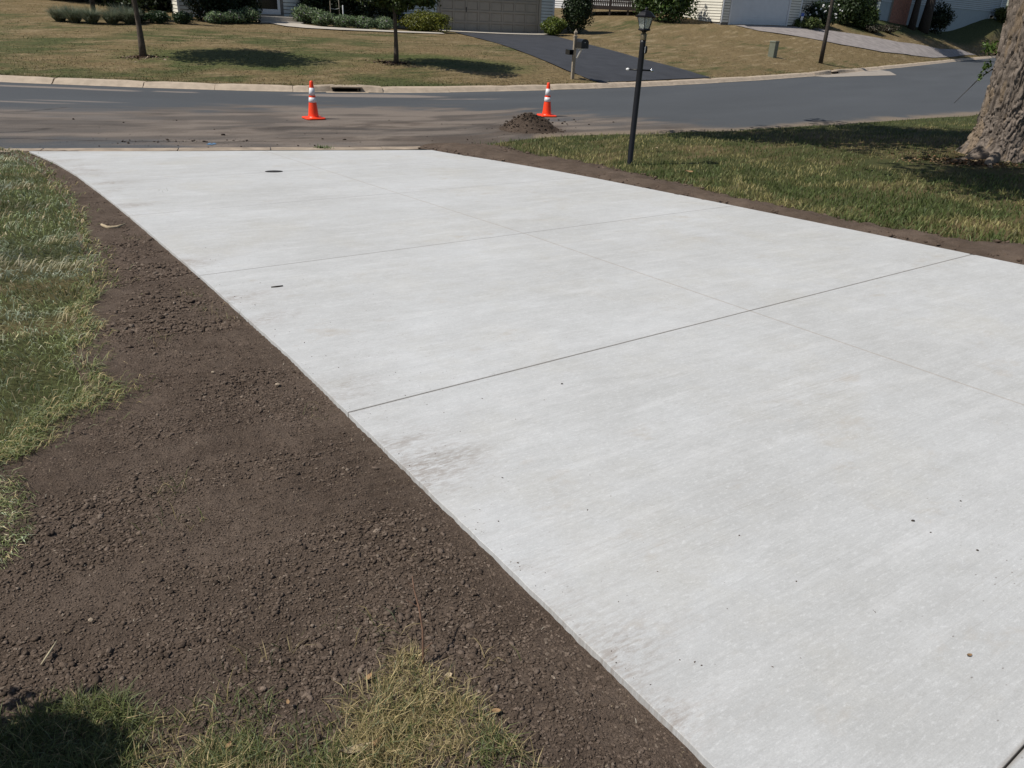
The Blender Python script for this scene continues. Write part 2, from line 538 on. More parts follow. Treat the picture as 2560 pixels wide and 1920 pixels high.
def pick(cols, wts, n, jit=.18):
    cols = np.array(cols); wts = np.array(wts, float)
    i = rng.choice(len(cols), n, p=wts / wts.sum())
    return np.clip(cols[i] * (1 + rng.normal(0, jit, (n, 1))), .004, .9)

def leaf_arrays(clumps, size, cols, wts, outward=.6, jit=.2, aspect=.6):
    """clumps: (cx,cy,cz,rx,ry,rz,n); diamond leaves spread through each clump's volume"""
    C, D = [], []
    for cx, cy, cz, rx, ry, rz, n in clumps:
        d = rng.normal(0, 1, (n, 3))
        d /= np.linalg.norm(d, axis=1)[:, None]
        r = rng.random(n) ** (1 / 2.4)
        lump = .8 + .35 * vnoise(d[:, 0] * 2.3 + cx * 3, d[:, 1] * 2.3 + d[:, 2] * 2.9 + cy, 3)
        C.append(np.array([cx, cy, cz]) + d * (r * lump)[:, None] * np.array([rx, ry, rz]))
        D.append(d)
    C = np.concatenate(C); D = np.concatenate(D)
    n = len(C)
    nr = D * outward + rng.normal(0, .6, (n, 3)) + np.array([0, 0, .25])
    nr /= np.linalg.norm(nr, axis=1)[:, None]
    a = np.cross(nr, rng.normal(0, 1, (n, 3)))
    a /= np.linalg.norm(a, axis=1)[:, None] + 1e-9
    bb = np.cross(nr, a)
    s = size * (.6 + .8 * rng.random(n))[:, None]
    fold = nr * s * .12
    V = np.stack([C - a * s * .6, C - bb * s * aspect * .5 + fold, C + a * s * .6, C + bb * s * aspect * .5 + fold], 1).reshape(-1, 3)
    q = np.arange(n)[:, None] * 4 + np.array([[0, 1, 2, 3]])
    c = np.repeat(pick(cols, wts, n, jit)[:, None, :], 4, 1).reshape(-1, 3)
    return V, q, c

def leaves_obj(name, clumps, size, cols, wts, parent=None, loc=None, **kw):
    V, q, c = leaf_arrays(clumps, size, cols, wts, **kw)
    return add_obj(name, np_mesh(name, V, [q], c), M['leaf'], parent, loc)

# ================================================================== SETTING
# curb lines resampled and softened
XS = np.arange(-60, 110.01, .25)
def soften(y, k=5):
    w = np.hanning(2 * k + 1); w /= w.sum()
    return np.convolve(np.pad(y, k, mode='edge'), w, 'valid')
NY = soften(np.interp(XS, NEAR[:, 0], NEAR[:, 1]), 3)
FY = soften(np.interp(XS, FARC[:, 0], FARC[:, 1]), 6)
FARL = np.c_[XS, FY]
tg = np.gradient(FARL, axis=0); tg /= np.linalg.norm(tg, axis=1)[:, None]
FN = np.c_[-tg[:, 1], tg[:, 0]]
NEARL = np.c_[XS, NY]
tg2 = np.gradient(NEARL, axis=0); tg2 /= np.linalg.norm(tg2, axis=1)[:, None]
NN = np.c_[-tg2[:, 1], tg2[:, 0]]

def grid_faces(nx, ny):
    i = np.arange(nx - 1)[:, None] * ny + np.arange(ny - 1)[None, :]
    return np.stack([i, i + ny, i + ny + 1, i + 1], -1).reshape(-1, 4)

# wide base ground far below the lawns, out to the horizon
gv = np.array([(-900, -300, -.9), (900, -300, -.9), (900, 1300, -.9), (-900, 1300, -.9)])
g0 = add_obj('ground', np_mesh('ground', gv, [np.array([[0, 1, 2, 3]])], np.tile((.09, .085, .05), (4, 1))), M['dry_lawn'])
tag(g0, 'wide flat ground beneath the neighbourhood', kind='structure')

# ---- street
sx = np.arange(-45, 52, .12)
tt = np.r_[np.linspace(0, 1, 95)]
sy0, sy1 = np.interp(sx, XS, NY), np.interp(sx, XS, FY)
SX = np.repeat(sx[:, None], len(tt), 1)
SY = sy0[:, None] * (1 - tt) + (sy1 + .06)[:, None] * tt
SU = SX * .88 + SY * .35                       # coordinate running with the street near the drive
SW = tt[None, :] * 9.0 + 0 * SX                # metres across from the near edge
base = np.array([.070, .076, .083])
v1 = fbm(SU * .25, SW * .9, 4, 3)
asp = base * (.86 + .3 * v1[..., None])
# worn lighter wheel lanes
lane = .5 + .5 * np.cos(SW * 2 * math.pi / 3.1 + .6 * vnoise(SU * .2, SW * 0, 9))
asp = asp * (1 + .07 * lane[..., None] * fbm(SU * .3, SW * 2, 3, 12)[..., None])
def blob(cx, cy, rx, ry, ang=.42, soft=.35, seed=1, rough=.55, fx=1.1, fy=2.6):
    c, s = math.cos(ang), math.sin(ang)
    a = ((SX - cx) * c + (SY - cy) * s) / rx
    b_ = (-(SX - cx) * s + (SY - cy) * c) / ry
    r = np.sqrt(a * a + b_ * b_) + rough * (fbm(SU * fx, SW * fy, 4, seed) - .5) * 2
    return smooth((1 - r) / soft)
streak = fbm(SU * .55 + 1.2 * vnoise(SU * .6, SW * 1.5, 2), SW * 2.9, 5, 21)
streak2 = fbm(SU * .35, SW * 3.1, 4, 33)
dustm = blob(-3.4, 16.4, 7.8, 3.6, .38, .5, 5, .4)
dust2 = blob(-9.0, 14.7, 5.6, 2.7, .2, .8, 6, .5) * .8
dust3 = blob(1.4, 17.2, 4.2, 1.1, .5, .6, 8, .4)
dm = np.maximum(np.maximum(dustm, dust2), dust3)
lightdust = dm * smooth((streak - .49) / .10)
dirtm = np.maximum(blob(-2.4, 15.7, 3.9, 2.2, .42, .6, 15, .5), blob(-.3, 16.5, 2.8, 1.0, .45, .5, 18, .4)) * smooth((streak2 - .42) / .14)
darkd = dm * smooth((.485 - streak) / .09)
street_col = asp + (np.array([.145, .120, .100]) - asp) * np.clip(dm * 1.25, 0, 1)[..., None] * .85
street_col += (np.array([.205, .172, .144]) - street_col) * np.clip(lightdust, 0, 1)[..., None] * .6
street_col += (np.array([.098, .078, .064]) - street_col) * np.clip(dirtm, 0, 1)[..., None] * .85
street_col += (np.array([.078, .070, .064]) - street_col) * np.clip(darkd, 0, 1)[..., None] * .6
streak3 = fbm(SU * 1.1 + 40 + vnoise(SU * .8, SW * 2, 4), SW * 3.8, 5, 27)
street_col += (np.array([.205, .172, .142]) - street_col) * (dirtm * smooth((streak3 - .52) / .08))[..., None] * .7
street_col += (np.array([.052, .043, .037]) - street_col) * (np.clip(dm * .6 + dirtm, 0, 1) * smooth((.42 - streak3) / .06))[..., None] * .6
skirt = np.maximum(blob(.1, 17.0, 1.35, .95, .35, .6, 19, .35), blob(-1.3, 15.0, 1.8, .8, .45, .7, 20, .45))
street_col += (np.array([.082, .064, .051]) - street_col) * np.clip(skirt, 0, 1)[..., None] * .85
# dried silt washed along the far gutter
silt = np.maximum.reduce([blob(-12.6, 20.25, 2.9, .20, .09, .25, 41, .15), blob(-10.6, 20.38, .9, .17, .1, .25, 47, .12),
                          blob(-9.0, 20.66, .62, .15, .12, .25, 42, .12), blob(-4.2, 21.95, 2.5, .42, .32, .25, 43, .18),
                          blob(-1.6, 22.3, 1.5, .1, .45, .5, 48, .2), blob(-10.2, 18.0, 1.3, .1, .15, .6, 45, .25),
                          blob(-11.5, 17.4, 2.0, .16, .1, .8, 46, .3), blob(17.6, 43.6, 3.1, .75, .9, .15, 44, .1)])
street_col += (np.array([.215, .185, .162]) - street_col) * silt[..., None] * .9
# pale sandy fringe by the right-hand lawn
fr = smooth((1.05 - SW - .8 * fbm(SU * 1.3, SW * 2, 4, 61)) / .5) * (SX > .2) * (SX < 30)
street_col += (np.array([.21, .165, .12]) - street_col) * fr[..., None] * .8
# old cracks, dark and thin, on the left
for pts in ([(-11.2, 15.3), (-10.6, 15.75), (-10.1, 16.2), (-9.85, 16.9)], [(-9.4, 13.4), (-8.75, 13.75), (-8.6, 14.3)],
            [(-8.8, 13.0), (-6.6, 13.35), (-4.4, 13.95)]):
    L_ = np.array(pts)
    dd = pdist(np.c_[SX.ravel(), (SY + .10 * (fbm(SX * 3, SY * 3, 3, 71) - .5)).ravel()], L_).reshape(SX.shape)
    street_col *= (1 - .5 * smooth((.07 - dd) / .06))[..., None]
SZ = .004 * (fbm(SU * 1.5, SW * 1.5, 3, 81) - .5) + .012 * dirtm * fbm(SU * 2.5, SW * 7, 4, 82)
# tyre-tread ridges of loose dirt
ridge = smooth((fbm(SU * .5, SW * 9, 3, 90) - .58) / .1) * dm
SZ += .006 * ridge
st = add_obj('street', np_mesh('street', np.c_[SX.ravel(), SY.ravel(), SZ.ravel()], [grid_faces(len(sx), len(tt))],
                               street_col.reshape(-1, 3)), M['street'], smooth_=True)
tag(st, 'grey asphalt street dusted with tracked brown soil', kind='structure')

# ---- lawns
def lawn_col(x, y, dryness, seed):
    green = np.array([.066, .074, .027]); dry = np.array([.160, .118, .060]); tan = np.array([.25, .195, .115])
    f = fbm(x * .30, y * .42, 4, seed)
    g = fbm(x * 2.1, y * 2.9, 5, seed + 5, .7)
    k = smooth((f * .5 + g * .5 - (.60 - .36 * dryness)) / .20)
    c = green + (dry - green) * k[..., None]
    k2 = smooth((g - .55) / .2) * k * dryness
    c = c + (tan - c) * k2[..., None]
    for cx, cy, rx, ry in ((-9.4, 26.3, 3.6, 2.2), (-2.6, 28.9, 2.8, 1.8)):      # darker green painted in where the young trees' shadows fall
        w = smooth((1.25 - np.hypot((x - cx) / rx, (y - cy) / ry) - .5 * (g - .5)) / .6)[..., None]
        c = c + (green * np.array([.95, 1.1, .9]) - c) * w * .75
    w = smooth((y - x - 36.5) / 2.0) * smooth((x - 22) / 3)                        # deep tree shade put into the turf colour by the grey house
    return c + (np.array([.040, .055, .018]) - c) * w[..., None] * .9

tf = np.r_[np.arange(0, 12, .25), np.arange(12, 40, .5), np.arange(40, 140, 3.0)]
BK = (FARL + FN * .37)[::2]
FXg = np.repeat(BK[:, :1], len(tf), 1); FYg = BK[:, 1:] + tf[None, :]
FZg = H(FXg, FYg)
FZg += .05 * (fbm(FXg * .8, FYg * .8, 3, 4) - .5) * smooth(tf / 1.5)[None, :]
far_dry = lambda x, y: np.clip(.70 + .24 * smooth((x - 2) / 8) - .04 * smooth((-x - 6) / 8) + .12 * smooth((y - 34) / 8), 0, 1)
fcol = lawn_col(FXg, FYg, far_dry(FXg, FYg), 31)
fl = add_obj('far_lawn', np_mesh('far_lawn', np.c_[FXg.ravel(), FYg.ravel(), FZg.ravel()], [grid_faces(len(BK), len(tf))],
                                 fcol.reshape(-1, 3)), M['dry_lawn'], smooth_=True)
tag(fl, 'sun-dried front lawns rising across the street', kind='structure')
tn = np.r_[np.arange(0, 16, .25), np.arange(16, 50, 1.0)]
NXg = np.repeat(NEARL[::2, :1], len(tn), 1); NYg = NEARL[::2, 1:] - tn[None, :]
NZg = H(NXg, NYg - 1e-4)
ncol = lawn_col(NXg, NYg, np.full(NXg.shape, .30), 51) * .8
la_, s_ = to_drv(NXg, NYg)
under = (la_ > -.4) & (la_ < 7.6)
NZg = NZg - .03 * under
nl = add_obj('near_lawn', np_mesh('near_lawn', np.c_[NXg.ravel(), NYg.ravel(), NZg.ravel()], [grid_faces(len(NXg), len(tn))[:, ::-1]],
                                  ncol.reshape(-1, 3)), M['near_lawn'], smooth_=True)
tag(nl, 'front lawn on both sides of the new driveway', kind='structure')

# ---- far curb, poured in sections, with two storm drain inlets
PROF = [(-.02, -.08), (-.012, .008), (.035, .022), (.10, .075), (.155, .118), (.20, .134), (.375, .140), (.38, -.08)]
arc = np.r_[0, np.cumsum(np.hypot(*np.diff(FARL, axis=0).T))]
def on_far(a):
    x = np.interp(a, arc, FARL[:, 0]); y = np.interp(a, arc, FARL[:, 1])
    n = np.array([np.interp(a, arc, FN[:, 0]), np.interp(a, arc, FN[:, 1])])
    return np.array([x, y]), n / np.linalg.norm(n)
def arc_at(x):
    return float(np.interp(x, FARL[:, 0], arc))
far_curb = thing('far_curb', 'pale rolled concrete curb along the far side of the street', None)
far_curb['kind'] = 'structure'
del_cat = [k for k in ('category',) if k in far_curb]
inlets = [(arc_at(-5.95), arc_at(-4.05)), (arc_at(13.75), arc_at(17.6))]
a = arc_at(-34); k = 0
secs = []
while a < arc_at(50):
    L_ = random.uniform(1.75, 2.35) if a < arc_at(4) else random.uniform(2.6, 3.2)
    b_ = a + L_
    for i0, i1 in inlets:
        if a < i0 < b_: b_ = i0
        if i0 <= a < i1: a = i1; b_ = i1 + L_
    secs.append((a, b_)); a = b_
for a, b_ in secs:
    mb = MB(); rings = []
    gap = random.choice([.006, .012, .02])
    sub = max(3, int((b_ - a) / .4))
    dz = random.uniform(-.006, .006)
    dn_ = random.uniform(-.012, .012)
    for q in range(sub + 1):
        p, n_ = on_far(a + gap + (b_ - a - 2 * gap) * q / sub)
        ch = .02 if q in (0, sub) else 0
        rings.append([(p[0] + n_[0] * (w + dn_), p[1] + n_[1] * (w + dn_), z + dz + random.uniform(-.002, .002) - (ch if z > .05 else 0) * random.random()) for w, z in PROF])
    mb.loft(rings).build('curb_section', M['old_concrete'], far_curb)
def inlet(name, a0, a1, o0, o1, hh, label):
    p0, n_ = on_far((a0 + a1) / 2); d_ = np.array([n_[1], -n_[0]])
    half = (a1 - a0) / 2
    t = thing(name, label, 'storm drain', (p0[0], p0[1], 0), math.atan2(d_[1], d_[0]), 'storm drain inlets in the far curb')
    # local x along curb, local y away from street
    mb = MB()
    def blk(x0, x1, y0, y1, z0, z1): mb.box(x0, x1, y0, y1, z0, z1, .012)
    # curb flanks pull back towards the opening
    for sgn, xa, xb in ((-1, -half, o0), (1, half, o1)):
        rings = []
        for q in range(7):
            f = q / 6; x = xa + (xb - xa) * f; g = smooth(np.array(f)) * .16
            rings.append([(x, w + g * (1 - w / .42), z * (1 + .25 * f * (z > .05)) if z > 0 else z) for w, z in
                          [(-.02, -.08), (-.012, .012), (.035, .022), (.09, .08), (.13, .125), (.18, .142), (.40, .145), (.42, -.08)]])
        if sgn > 0: rings = rings[::-1]
        mb = MB(); mb.loft(rings); mb.build('curb_flank', M['drain_concrete'], t)
    mb = MB(); mb.box(o0 - .10, o1 + .10, .10, .62, hh, hh + .036, .008); mb.build('hood', M['drain_concrete'], t)
    mb = MB(); mb.box(o0 - .05, o1 + .05, .60, .64, -.35, hh); mb.box(o0 - .05, o1 + .05, -.02, .62, -.40, -.35)
    mb.box(o0 - .06, o0 - .002, .16, .62, -.35, hh - .002); mb.box(o1 + .002, o1 + .06, .16, .62, -.35, hh - .002)
    mb.build('drain_chamber', M['dark_hole'], t)
    mb = MB(); mb.box(o0 - .25, o1 + .25, -.10, .13, -.05, .009, .004); mb.build('gutter_slab', M['drain_concrete'], t)
    return t
inlet('storm_drain', inlets[0][0], inlets[0][1], -.30, .36, .112, 'wide black curb inlet behind the cone with stained concrete lips')
inlet('storm_drain', inlets[1][0], inlets[1][1], -.30, .55, .10, 'small dark curb inlet with pale apron near the distant thin pole')

o = None
# ---- near gutter strip between drive and street, cracked into sections
ng = thing('near_gutter', 'tan concrete gutter strip between white driveway and street', None)
ng['kind'] = 'structure'
x = -30.0
while x < -1.7:
    x2 = min(x + random.uniform(1.1, 2.3), -1.55)
    mb = MB(); rings = []
    for q in range(7):
        xx = x + .008 + (x2 - x - .016) * q / 6
        y = np.interp(xx, XS, NY); n_ = np.array([np.interp(xx, XS, NN[:, 0]), np.interp(xx, XS, NN[:, 1])])
        jt = random.uniform(-.015, .015)
        rings.append([(xx + n_[0] * w, y + n_[1] * w, z) for w, z in [(-.03, -.1), (-.03, .03), (.0, .032), (.30 + jt, .024), (.34 + jt, .006), (.34 + jt, -.1)]])
    mb.loft(rings).build('gutter_section', M['gutter_concrete'], ng)
    x = x2

# ---- the new driveway, cut into panels by saw joints
OUT = [(1.10, -4.0), (1.10, 3.7), (1.06, 5.54), (1.0, 7.4), (.96, 8.4), (.90, 9.67), (.82, 11.06), (.70, 12.33), (.58, 13.1), (.47, 13.80),
       (2.2, 13.20), (4.3, 12.55), (6.30, 11.93), (6.34, 11.55), (6.60, 10.2), (6.78, 9.0), (6.86, 8.2), (6.98, 6.2), (7.06, 4.2), (7.10, 2.8), (7.14, -4.0)]
def clip(poly, fn):
    out = []
    n = len(poly)
    for i in range(n):
        p, q = poly[i], poly[(i + 1) % n]
        a, b_ = fn(p), fn(q)
        if a >= 0: out.append(p)
        if (a >= 0) != (b_ >= 0):
            t = a / (a - b_)
            out.append((p[0] + (q[0] - p[0]) * t, p[1] + (q[1] - p[1]) * t))
    return out
drive = thing('driveway', 'freshly poured pale concrete driveway leading down to the street', None)
drive['kind'] = 'structure'
G = .0022
rows = [(None, TR[0])] + list(zip(TR[:-1], TR[1:])) + [(TR[-1], None)]
for lo, hi in rows:
    for side in (0, 1):
        poly = OUT
        g = G if (lo is None or lo < 5) else .0012
        if lo is not None: poly = clip(poly, lambda p: p[1] - (lo + SL * (p[0] - 1.1)) - g)
        if hi is not None: poly = clip(poly, lambda p: (hi + SL * (p[0] - 1.1)) - p[1] - g)
        cl = lambda s: 3.97 - .04 * max(0, s - 5.6)
        poly = clip(poly, (lambda p: cl(p[1]) - p[0] - .001) if side == 0 else (lambda p: p[0] - cl(p[1]) - .001))
        if len(poly) < 3: continue
        # finely divided outline so the broken arris is slightly uneven
        fine = []
        for i in range(len(poly)):
            p, q = poly[i], poly[(i + 1) % len(poly)]
            m_ = max(1, int(math.hypot(q[0] - p[0], q[1] - p[1]) / .06))
            fine += [(p[0] + (q[0] - p[0]) * k / m_, p[1] + (q[1] - p[1]) * k / m_) for k in range(m_)]
        pts = []
        for (la, s) in fine:
            j = .004 * (vnoise(np.array(la * 21), np.array(s * 21), 7) - .5) if (la < 1.2 or la > 6.2) else 0
            xx, yy = drv(la + float(j), s)
            pts.append((xx, yy, slab_z(xx, yy)))
        cx = sum(p[0] for p in pts) / len(pts); cy = sum(p[1] for p in pts) / len(pts)
        def inset(p, d):
            l = math.hypot(p[0] - cx, p[1] - cy)
            return p[0] + (cx - p[0]) * d / l, p[1] + (cy - p[1]) * d / l
        mb = MB()
        rings = [[(p[0], p[1], p[2] - .12) for p in pts], [(p[0], p[1], p[2] - .002) for p in pts],
                 [(*inset(p, .0015), p[2]) for p in pts]]
        area = sum(pts[i][0] * pts[(i + 1) % len(pts)][1] - pts[(i + 1) % len(pts)][0] * pts[i][1] for i in range(len(pts)))
        if area < 0: rings = [r[::-1] for r in rings]
        mb.loft(rings).build('concrete_panel', M['concrete'], drive)
# brown fill under the joints
mb = MB(); pts = [(*drv(a, s),) for a, s in OUT][::-1]
mb.add([(x, y, slab_z(x, y) - .03) for x, y in pts], [tuple(range(len(pts)))])
mb.build('joint_bed', plain('joint_fill', (.15, .125, .10), .95, .2, 30), drive)

# ---- asphalt drive of the house opposite, its apron and front walk, grey drive beyond
def sheet(name, poly, dz, mat, res=.6, thick=.08):
    """flat paving that follows the land: polygon cut into small cells"""
    P = np.array(poly)
    x0, y0 = P.min(0); x1, y1 = P.max(0)
    V, F = [], []
    nx, ny = max(1, int((x1 - x0) / res)), max(1, int((y1 - y0) / res))
    key = {}
    for i in range(nx):
        for j in range(ny):
            ax, bx = x0 + (x1 - x0) * i / nx, x0 + (x1 - x0) * (i + 1) / nx
            ay, by = y0 + (y1 - y0) * j / ny, y0 + (y1 - y0) * (j + 1) / ny
            c = clip(clip(clip(clip([tuple(p) for p in poly], lambda p: p[0] - ax), lambda p: bx - p[0]), lambda p: p[1] - ay), lambda p: by - p[1])
            if len(c) < 3: continue
            f = []
            for p in c:
                kk = (round(p[0], 4), round(p[1], 4))
                if kk not in key:
                    key[kk] = len(V); V.append(kk)
                if not f or f[-1] != key[kk]: f.append(key[kk])
            if f[0] == f[-1]: f = f[:-1]
            if len(f) >= 3: F.append(f)
    V = np.array(V)
    Z = H(V[:, 0], V[:, 1]) + dz
    mb = MB(); mb.add(np.c_[V, Z], F)
    o = mb.build(name, mat)
    return o
o = sheet('asphalt_drive', [(-4.0, 44.4), (-3.1, 41.95), (-1.28, 37.2), (.32, 32.6), (1.46, 29.6), (2.3, 28.15), (2.55, 27.95), (7.35, 32.75), (6.33, 34.2), (4.9, 36.25), (3.43, 39.95), (2.3, 43.2), (1.27, 47.4)], .03, M['black_asphalt'])
tag(o, 'black sealed asphalt drive in front of the tan garage', kind='structure')
o = sheet('garage_apron', [(-5.2, 45.35), (-4.55, 44.2), (1.45, 47.45), (.8, 48.6)], .05, M['walk_concrete'])
tag(o, 'narrow concrete apron under the tan garage door', kind='structure')
o = sheet('front_walk', [(-12.95, 41.25), (-12.3, 39.55), (-11.2, 38.45), (-10.2, 38.15), (-8.7, 38.55), (-6.2, 40.0), (-4.2, 41.7), (-4.5, 42.6), (-6.4, 41.1), (-8.3, 40.1), (-9.9, 39.7), (-10.9, 40.3), (-11.7, 41.6)], .04, M['walk_concrete'], .5)
tag(o, 'curving concrete front walk leading to the steps', kind='structure')
o = sheet('grey_drive', [(13.3, 54.9), (14.6, 53.7), (17.1, 54.0), (20.3, 54.4), (23.65, 56.0), (27, 58.9), (30.2, 62.2), (40.6, 75.9), (37.6, 73.0), (33.3, 68.0), (27.5, 62.6), (21.8, 59.4), (18.6, 58.4), (17.8, 57.7)], .045, M['grey_drive'])
tag(o, 'faded grey driveway slanting to the white garage', kind='structure')
mb = MB(); mb.add([(x, y, .010) for x, y in [(13.62, 39.15), (14.1, 38.85), (16.45, 40.9), (19.3, 43.2), (20.3, 46.4), (20.2, 47.55), (17.3, 43.9), (14.4, 40.15)]], [tuple(range(8))])
o = mb.build('drain_apron', plain('apron_concrete', (.30, .265, .225), .88, .14, 2.5, bstr=.3, bscale=70)); tag(o, 'pale patched concrete apron in front of the right storm drain', kind='structure')

# ================================================================== SOIL BEDS
LEDGE = [(-8.16, 12.0), (-7.52, 11.55), (-6.59, 10.49), (-5.87, 9.52), (-5.0, 8.34), (-4.32, 7.3), (-3.92, 6.62), (-3.39, 5.8), (-3.02, 5.13),
         (-2.81, 4.76), (-2.72, 4.38), (-2.5, 4.06), (-2.38, 3.75), (-1.97, 3.22), (-1.92, 3.06), (-2.06, 2.88), (-2.02, 2.73), (-1.97, 2.6), (-2.05, 2.44)]
CLUMP = [(-2.2, 2.44), (-1.85, 2.4), (-1.75, 2.32), (-1.7, 2.17), (-1.62, 2.08), (-1.6, 1.97), (-1.59, 1.88), (-1.7, 1.78), (-2.2, 1.8)]
BOT = [(-1.7, 1.0), (-1.3, 1.16), (-1.15, 1.26), (-1.14, 1.31), (-1.05, 1.33), (-.96, 1.35), (-.87, 1.27), (-.79, 1.31), (-.73, 1.35), (-.61, 1.36),
       (-.5, 1.31), (-.42, 1.30), (-.39, 1.38), (-.3, 1.47), (-.28, 1.53), (-.24, 1.54), (-.2, 1.49), (-.13, 1.42), (-.04, 1.36), (.02, 1.27), (.11, 1.18),
       (.3, .9), (.3, -1.5), (-2.5, -1.5), (-2.5, 1.0)]
# left bed outline (between lawn and slab); anything left of LEDGE is lawn
LEFT_LAWN = LEDGE + [(-2.25, 2.5), (-4.5, 2.2), (-6.5, 3.5), (-14, 10.0), (-9.5, 11.4)]
RED = [(-1.5, 14.2), (-1.0, 14.5), (-.42, 14.2), (.15, 13.1), (.6, 12.83), (1.2, 12.16), (1.69, 11.22), (2.11, 10.39), (2.48, 9.67), (2.96, 8.82), (3.42, 8.21), (3.82, 7.68), (4.26, 7.38), (4.77, 7.15), (6.5, 5.5), (8, 3.5)]
slab_xy = [drv(a, s) for a, s in OUT]

def soil_colour(x, y, seed):
    f = fbm(x * 3, y * 3, 4, seed); g = fbm(x * 14, y * 14, 3, seed + 3)
    a, b_ = np.array([.085, .063, .048]), np.array([.152, .116, .091])
    return a + (b_ - a) * np.clip(.25 + .9 * (f - .5) + .8 * (g - .35), 0, 1)[..., None]

def soil_relief(x, y):
    la, s = to_drv(x, y)
    rk = fbm(la * 3.5, s * 11, 3, 140)                        # rake rows across the bed
    rip = np.sin((s + .10 * la + .05 * (fbm(la * 4, s * 4, 2, 141) - .5)) * 2 * math.pi / .055) * smooth((la - .25) / .35) * smooth((fbm(la * 1.3, s * 1.3, 2, 143) - .42) / .14)
    return .0042 * rip + .009 * (fbm(x * 7, y * 7, 4, 101) - .5) * 2 + .007 * (fbm(x * 34, y * 34, 2, 102) - .5) * 2 + .013 * (rk - .5)

def soil_grid(lat0, lat1, s0, s1, res, name, parent):
    la = np.arange(lat0, lat1 + res * .5, res); ss = np.arange(s0, s1 + res * .5, res)
    LA, SS = np.meshgrid(la, ss, indexing='ij')
    X, Y = drv(LA, SS)
    Z = H(X, Y) + .026 + soil_relief(X, Y)
    lawn = inpoly(X, Y, LEFT_LAWN)
    dl = pdist(np.c_[X.ravel(), Y.ravel()], np.array(LEDGE)).reshape(X.shape)
    Z -= np.where(lawn, np.clip(dl * 1.6, 0, .14), 0)
    Z += np.where(~lawn, .012 * np.exp(-dl / .12), .012)
    # packed flat beside the slab
    edge = np.interp(SS, [p[1] for p in OUT[:10]], [p[0] for p in OUT[:10]])
    k = smooth((edge - LA) / .22)
    Z = Z * k + (H(X, Y) + .021 + .45 * soil_relief(X, Y)) * (1 - k)
    me = np_mesh(name, np.c_[X.ravel(), Y.ravel(), Z.ravel()], [grid_faces(*LA.shape)[:, ::-1]], soil_colour(X, Y, 111).reshape(-1, 3))
    return add_obj(name, me, M['soil'], parent, smooth_=True)
bed = thing('soil_bed', 'raked dark brown topsoil along the left edge of the driveway', None)
bed['kind'] = 'structure'
soil_grid(-1.9, 1.115, -.8, 4.6, .0135, 'raked_soil', bed)
soil_grid(-1.3, 1.115, 4.6, 14.05, .045, 'raked_soil', bed)

# right bed: narrow strip between slab and lawn
rb = thing('soil_bed', 'narrow dark topsoil strip along the right edge of the driveway', None)
rb['kind'] = 'structure'
ss = np.arange(-3.0, 12.6, .05)
edge_r = np.interp(ss, [p[1] for p in OUT[:11:-1]], [p[0] for p in OUT[:11:-1]])
RL = np.array([to_drv(*p) for p in RED])
o_ = np.argsort(RL[:, 1]); RL = RL[o_]
outer = np.interp(ss, RL[:, 1], RL[:, 0]) + .12 * (vnoise(ss * 2.2, ss * 0, 5) - .5)
fr_ = np.linspace(0, 1.25, 30)
LA = edge_r[:, None] - .02 + (outer - edge_r)[:, None] * fr_[None, :]
SS = np.repeat(ss[:, None], len(fr_), 1)
X, Y = drv(LA, SS)
Y2 = Y.copy()
Z = H(X, Y2) + .03 + 2.2 * soil_relief(X, Y2) + .05 * np.sin(np.clip(fr_, 0, 1) * math.pi)[None, :] - .12 * np.clip(fr_ - 1, 0, 1)[None, :] * 2
add_obj('raked_soil', np_mesh('raked_soil', np.c_[X.ravel(), Y.ravel(), Z.ravel()], [grid_faces(*X.shape)[:, ::-1]], soil_colour(X, Y, 121).reshape(-1, 3)), M['soil'], rb, smooth_=True)

# ---- clods
ph = (1 + 5 ** .5) / 2
ICO = np.array([(-1, ph, 0), (1, ph, 0), (-1, -ph, 0), (1, -ph, 0), (0, -1, ph), (0, 1, ph), (0, -1, -ph), (0, 1, -ph), (ph, 0, -1), (ph, 0, 1), (-ph, 0, -1), (-ph, 0, 1)]) / 1.902
ICF = np.array([(0, 11, 5), (0, 5, 1), (0, 1, 7), (0, 7, 10), (0, 10, 11), (1, 5, 9), (5, 11, 4), (11, 10, 2), (10, 7, 6), (7, 1, 8), (3, 9, 4), (3, 4, 2), (3, 2, 6), (3, 6, 8), (3, 8, 9), (4, 9, 5), (2, 4, 11), (6, 2, 10), (8, 6, 7), (9, 8, 1)])
OCT = np.array([(1, 0, 0), (0, 1, 0), (-1, 0, 0), (0, -1, 0), (0, 0, 1)], float)
OCF = np.array([(0, 1, 4), (1, 2, 4), (2, 3, 4), (3, 0, 4)])
def clods(name, x, y, z, r, col, parent=None, mat='clod', tiny=False):
    n = len(x)
    B_, F_ = (OCT, OCF) if tiny else (ICO, ICF)
    nv = len(B_)
    V = B_[None] * (1 + rng.normal(0, .22, (n, nv, 1)))
    sc = np.stack([1 + .7 * rng.random(n), np.ones(n) * .9, .45 + .4 * rng.random(n)], 1)
    V = V * sc[:, None, :]
    a = rng.random(n) * 6.283
    c, s = np.cos(a)[:, None], np.sin(a)[:, None]
    V = np.stack([V[..., 0] * c - V[..., 1] * s, V[..., 0] * s + V[..., 1] * c, V[..., 2]], -1)
    V = V * r[:, None, None] + np.stack([x, y, z], 1)[:, None, :]
    F = (np.arange(n)[:, None, None] * nv + F_[None]).reshape(-1, 3)
    C = np.repeat(col[:, None, :], nv, 1).reshape(-1, 3)
    o = add_obj(name, np_mesh(name, V.reshape(-1, 3), [F], C), M[mat], parent)
    return o

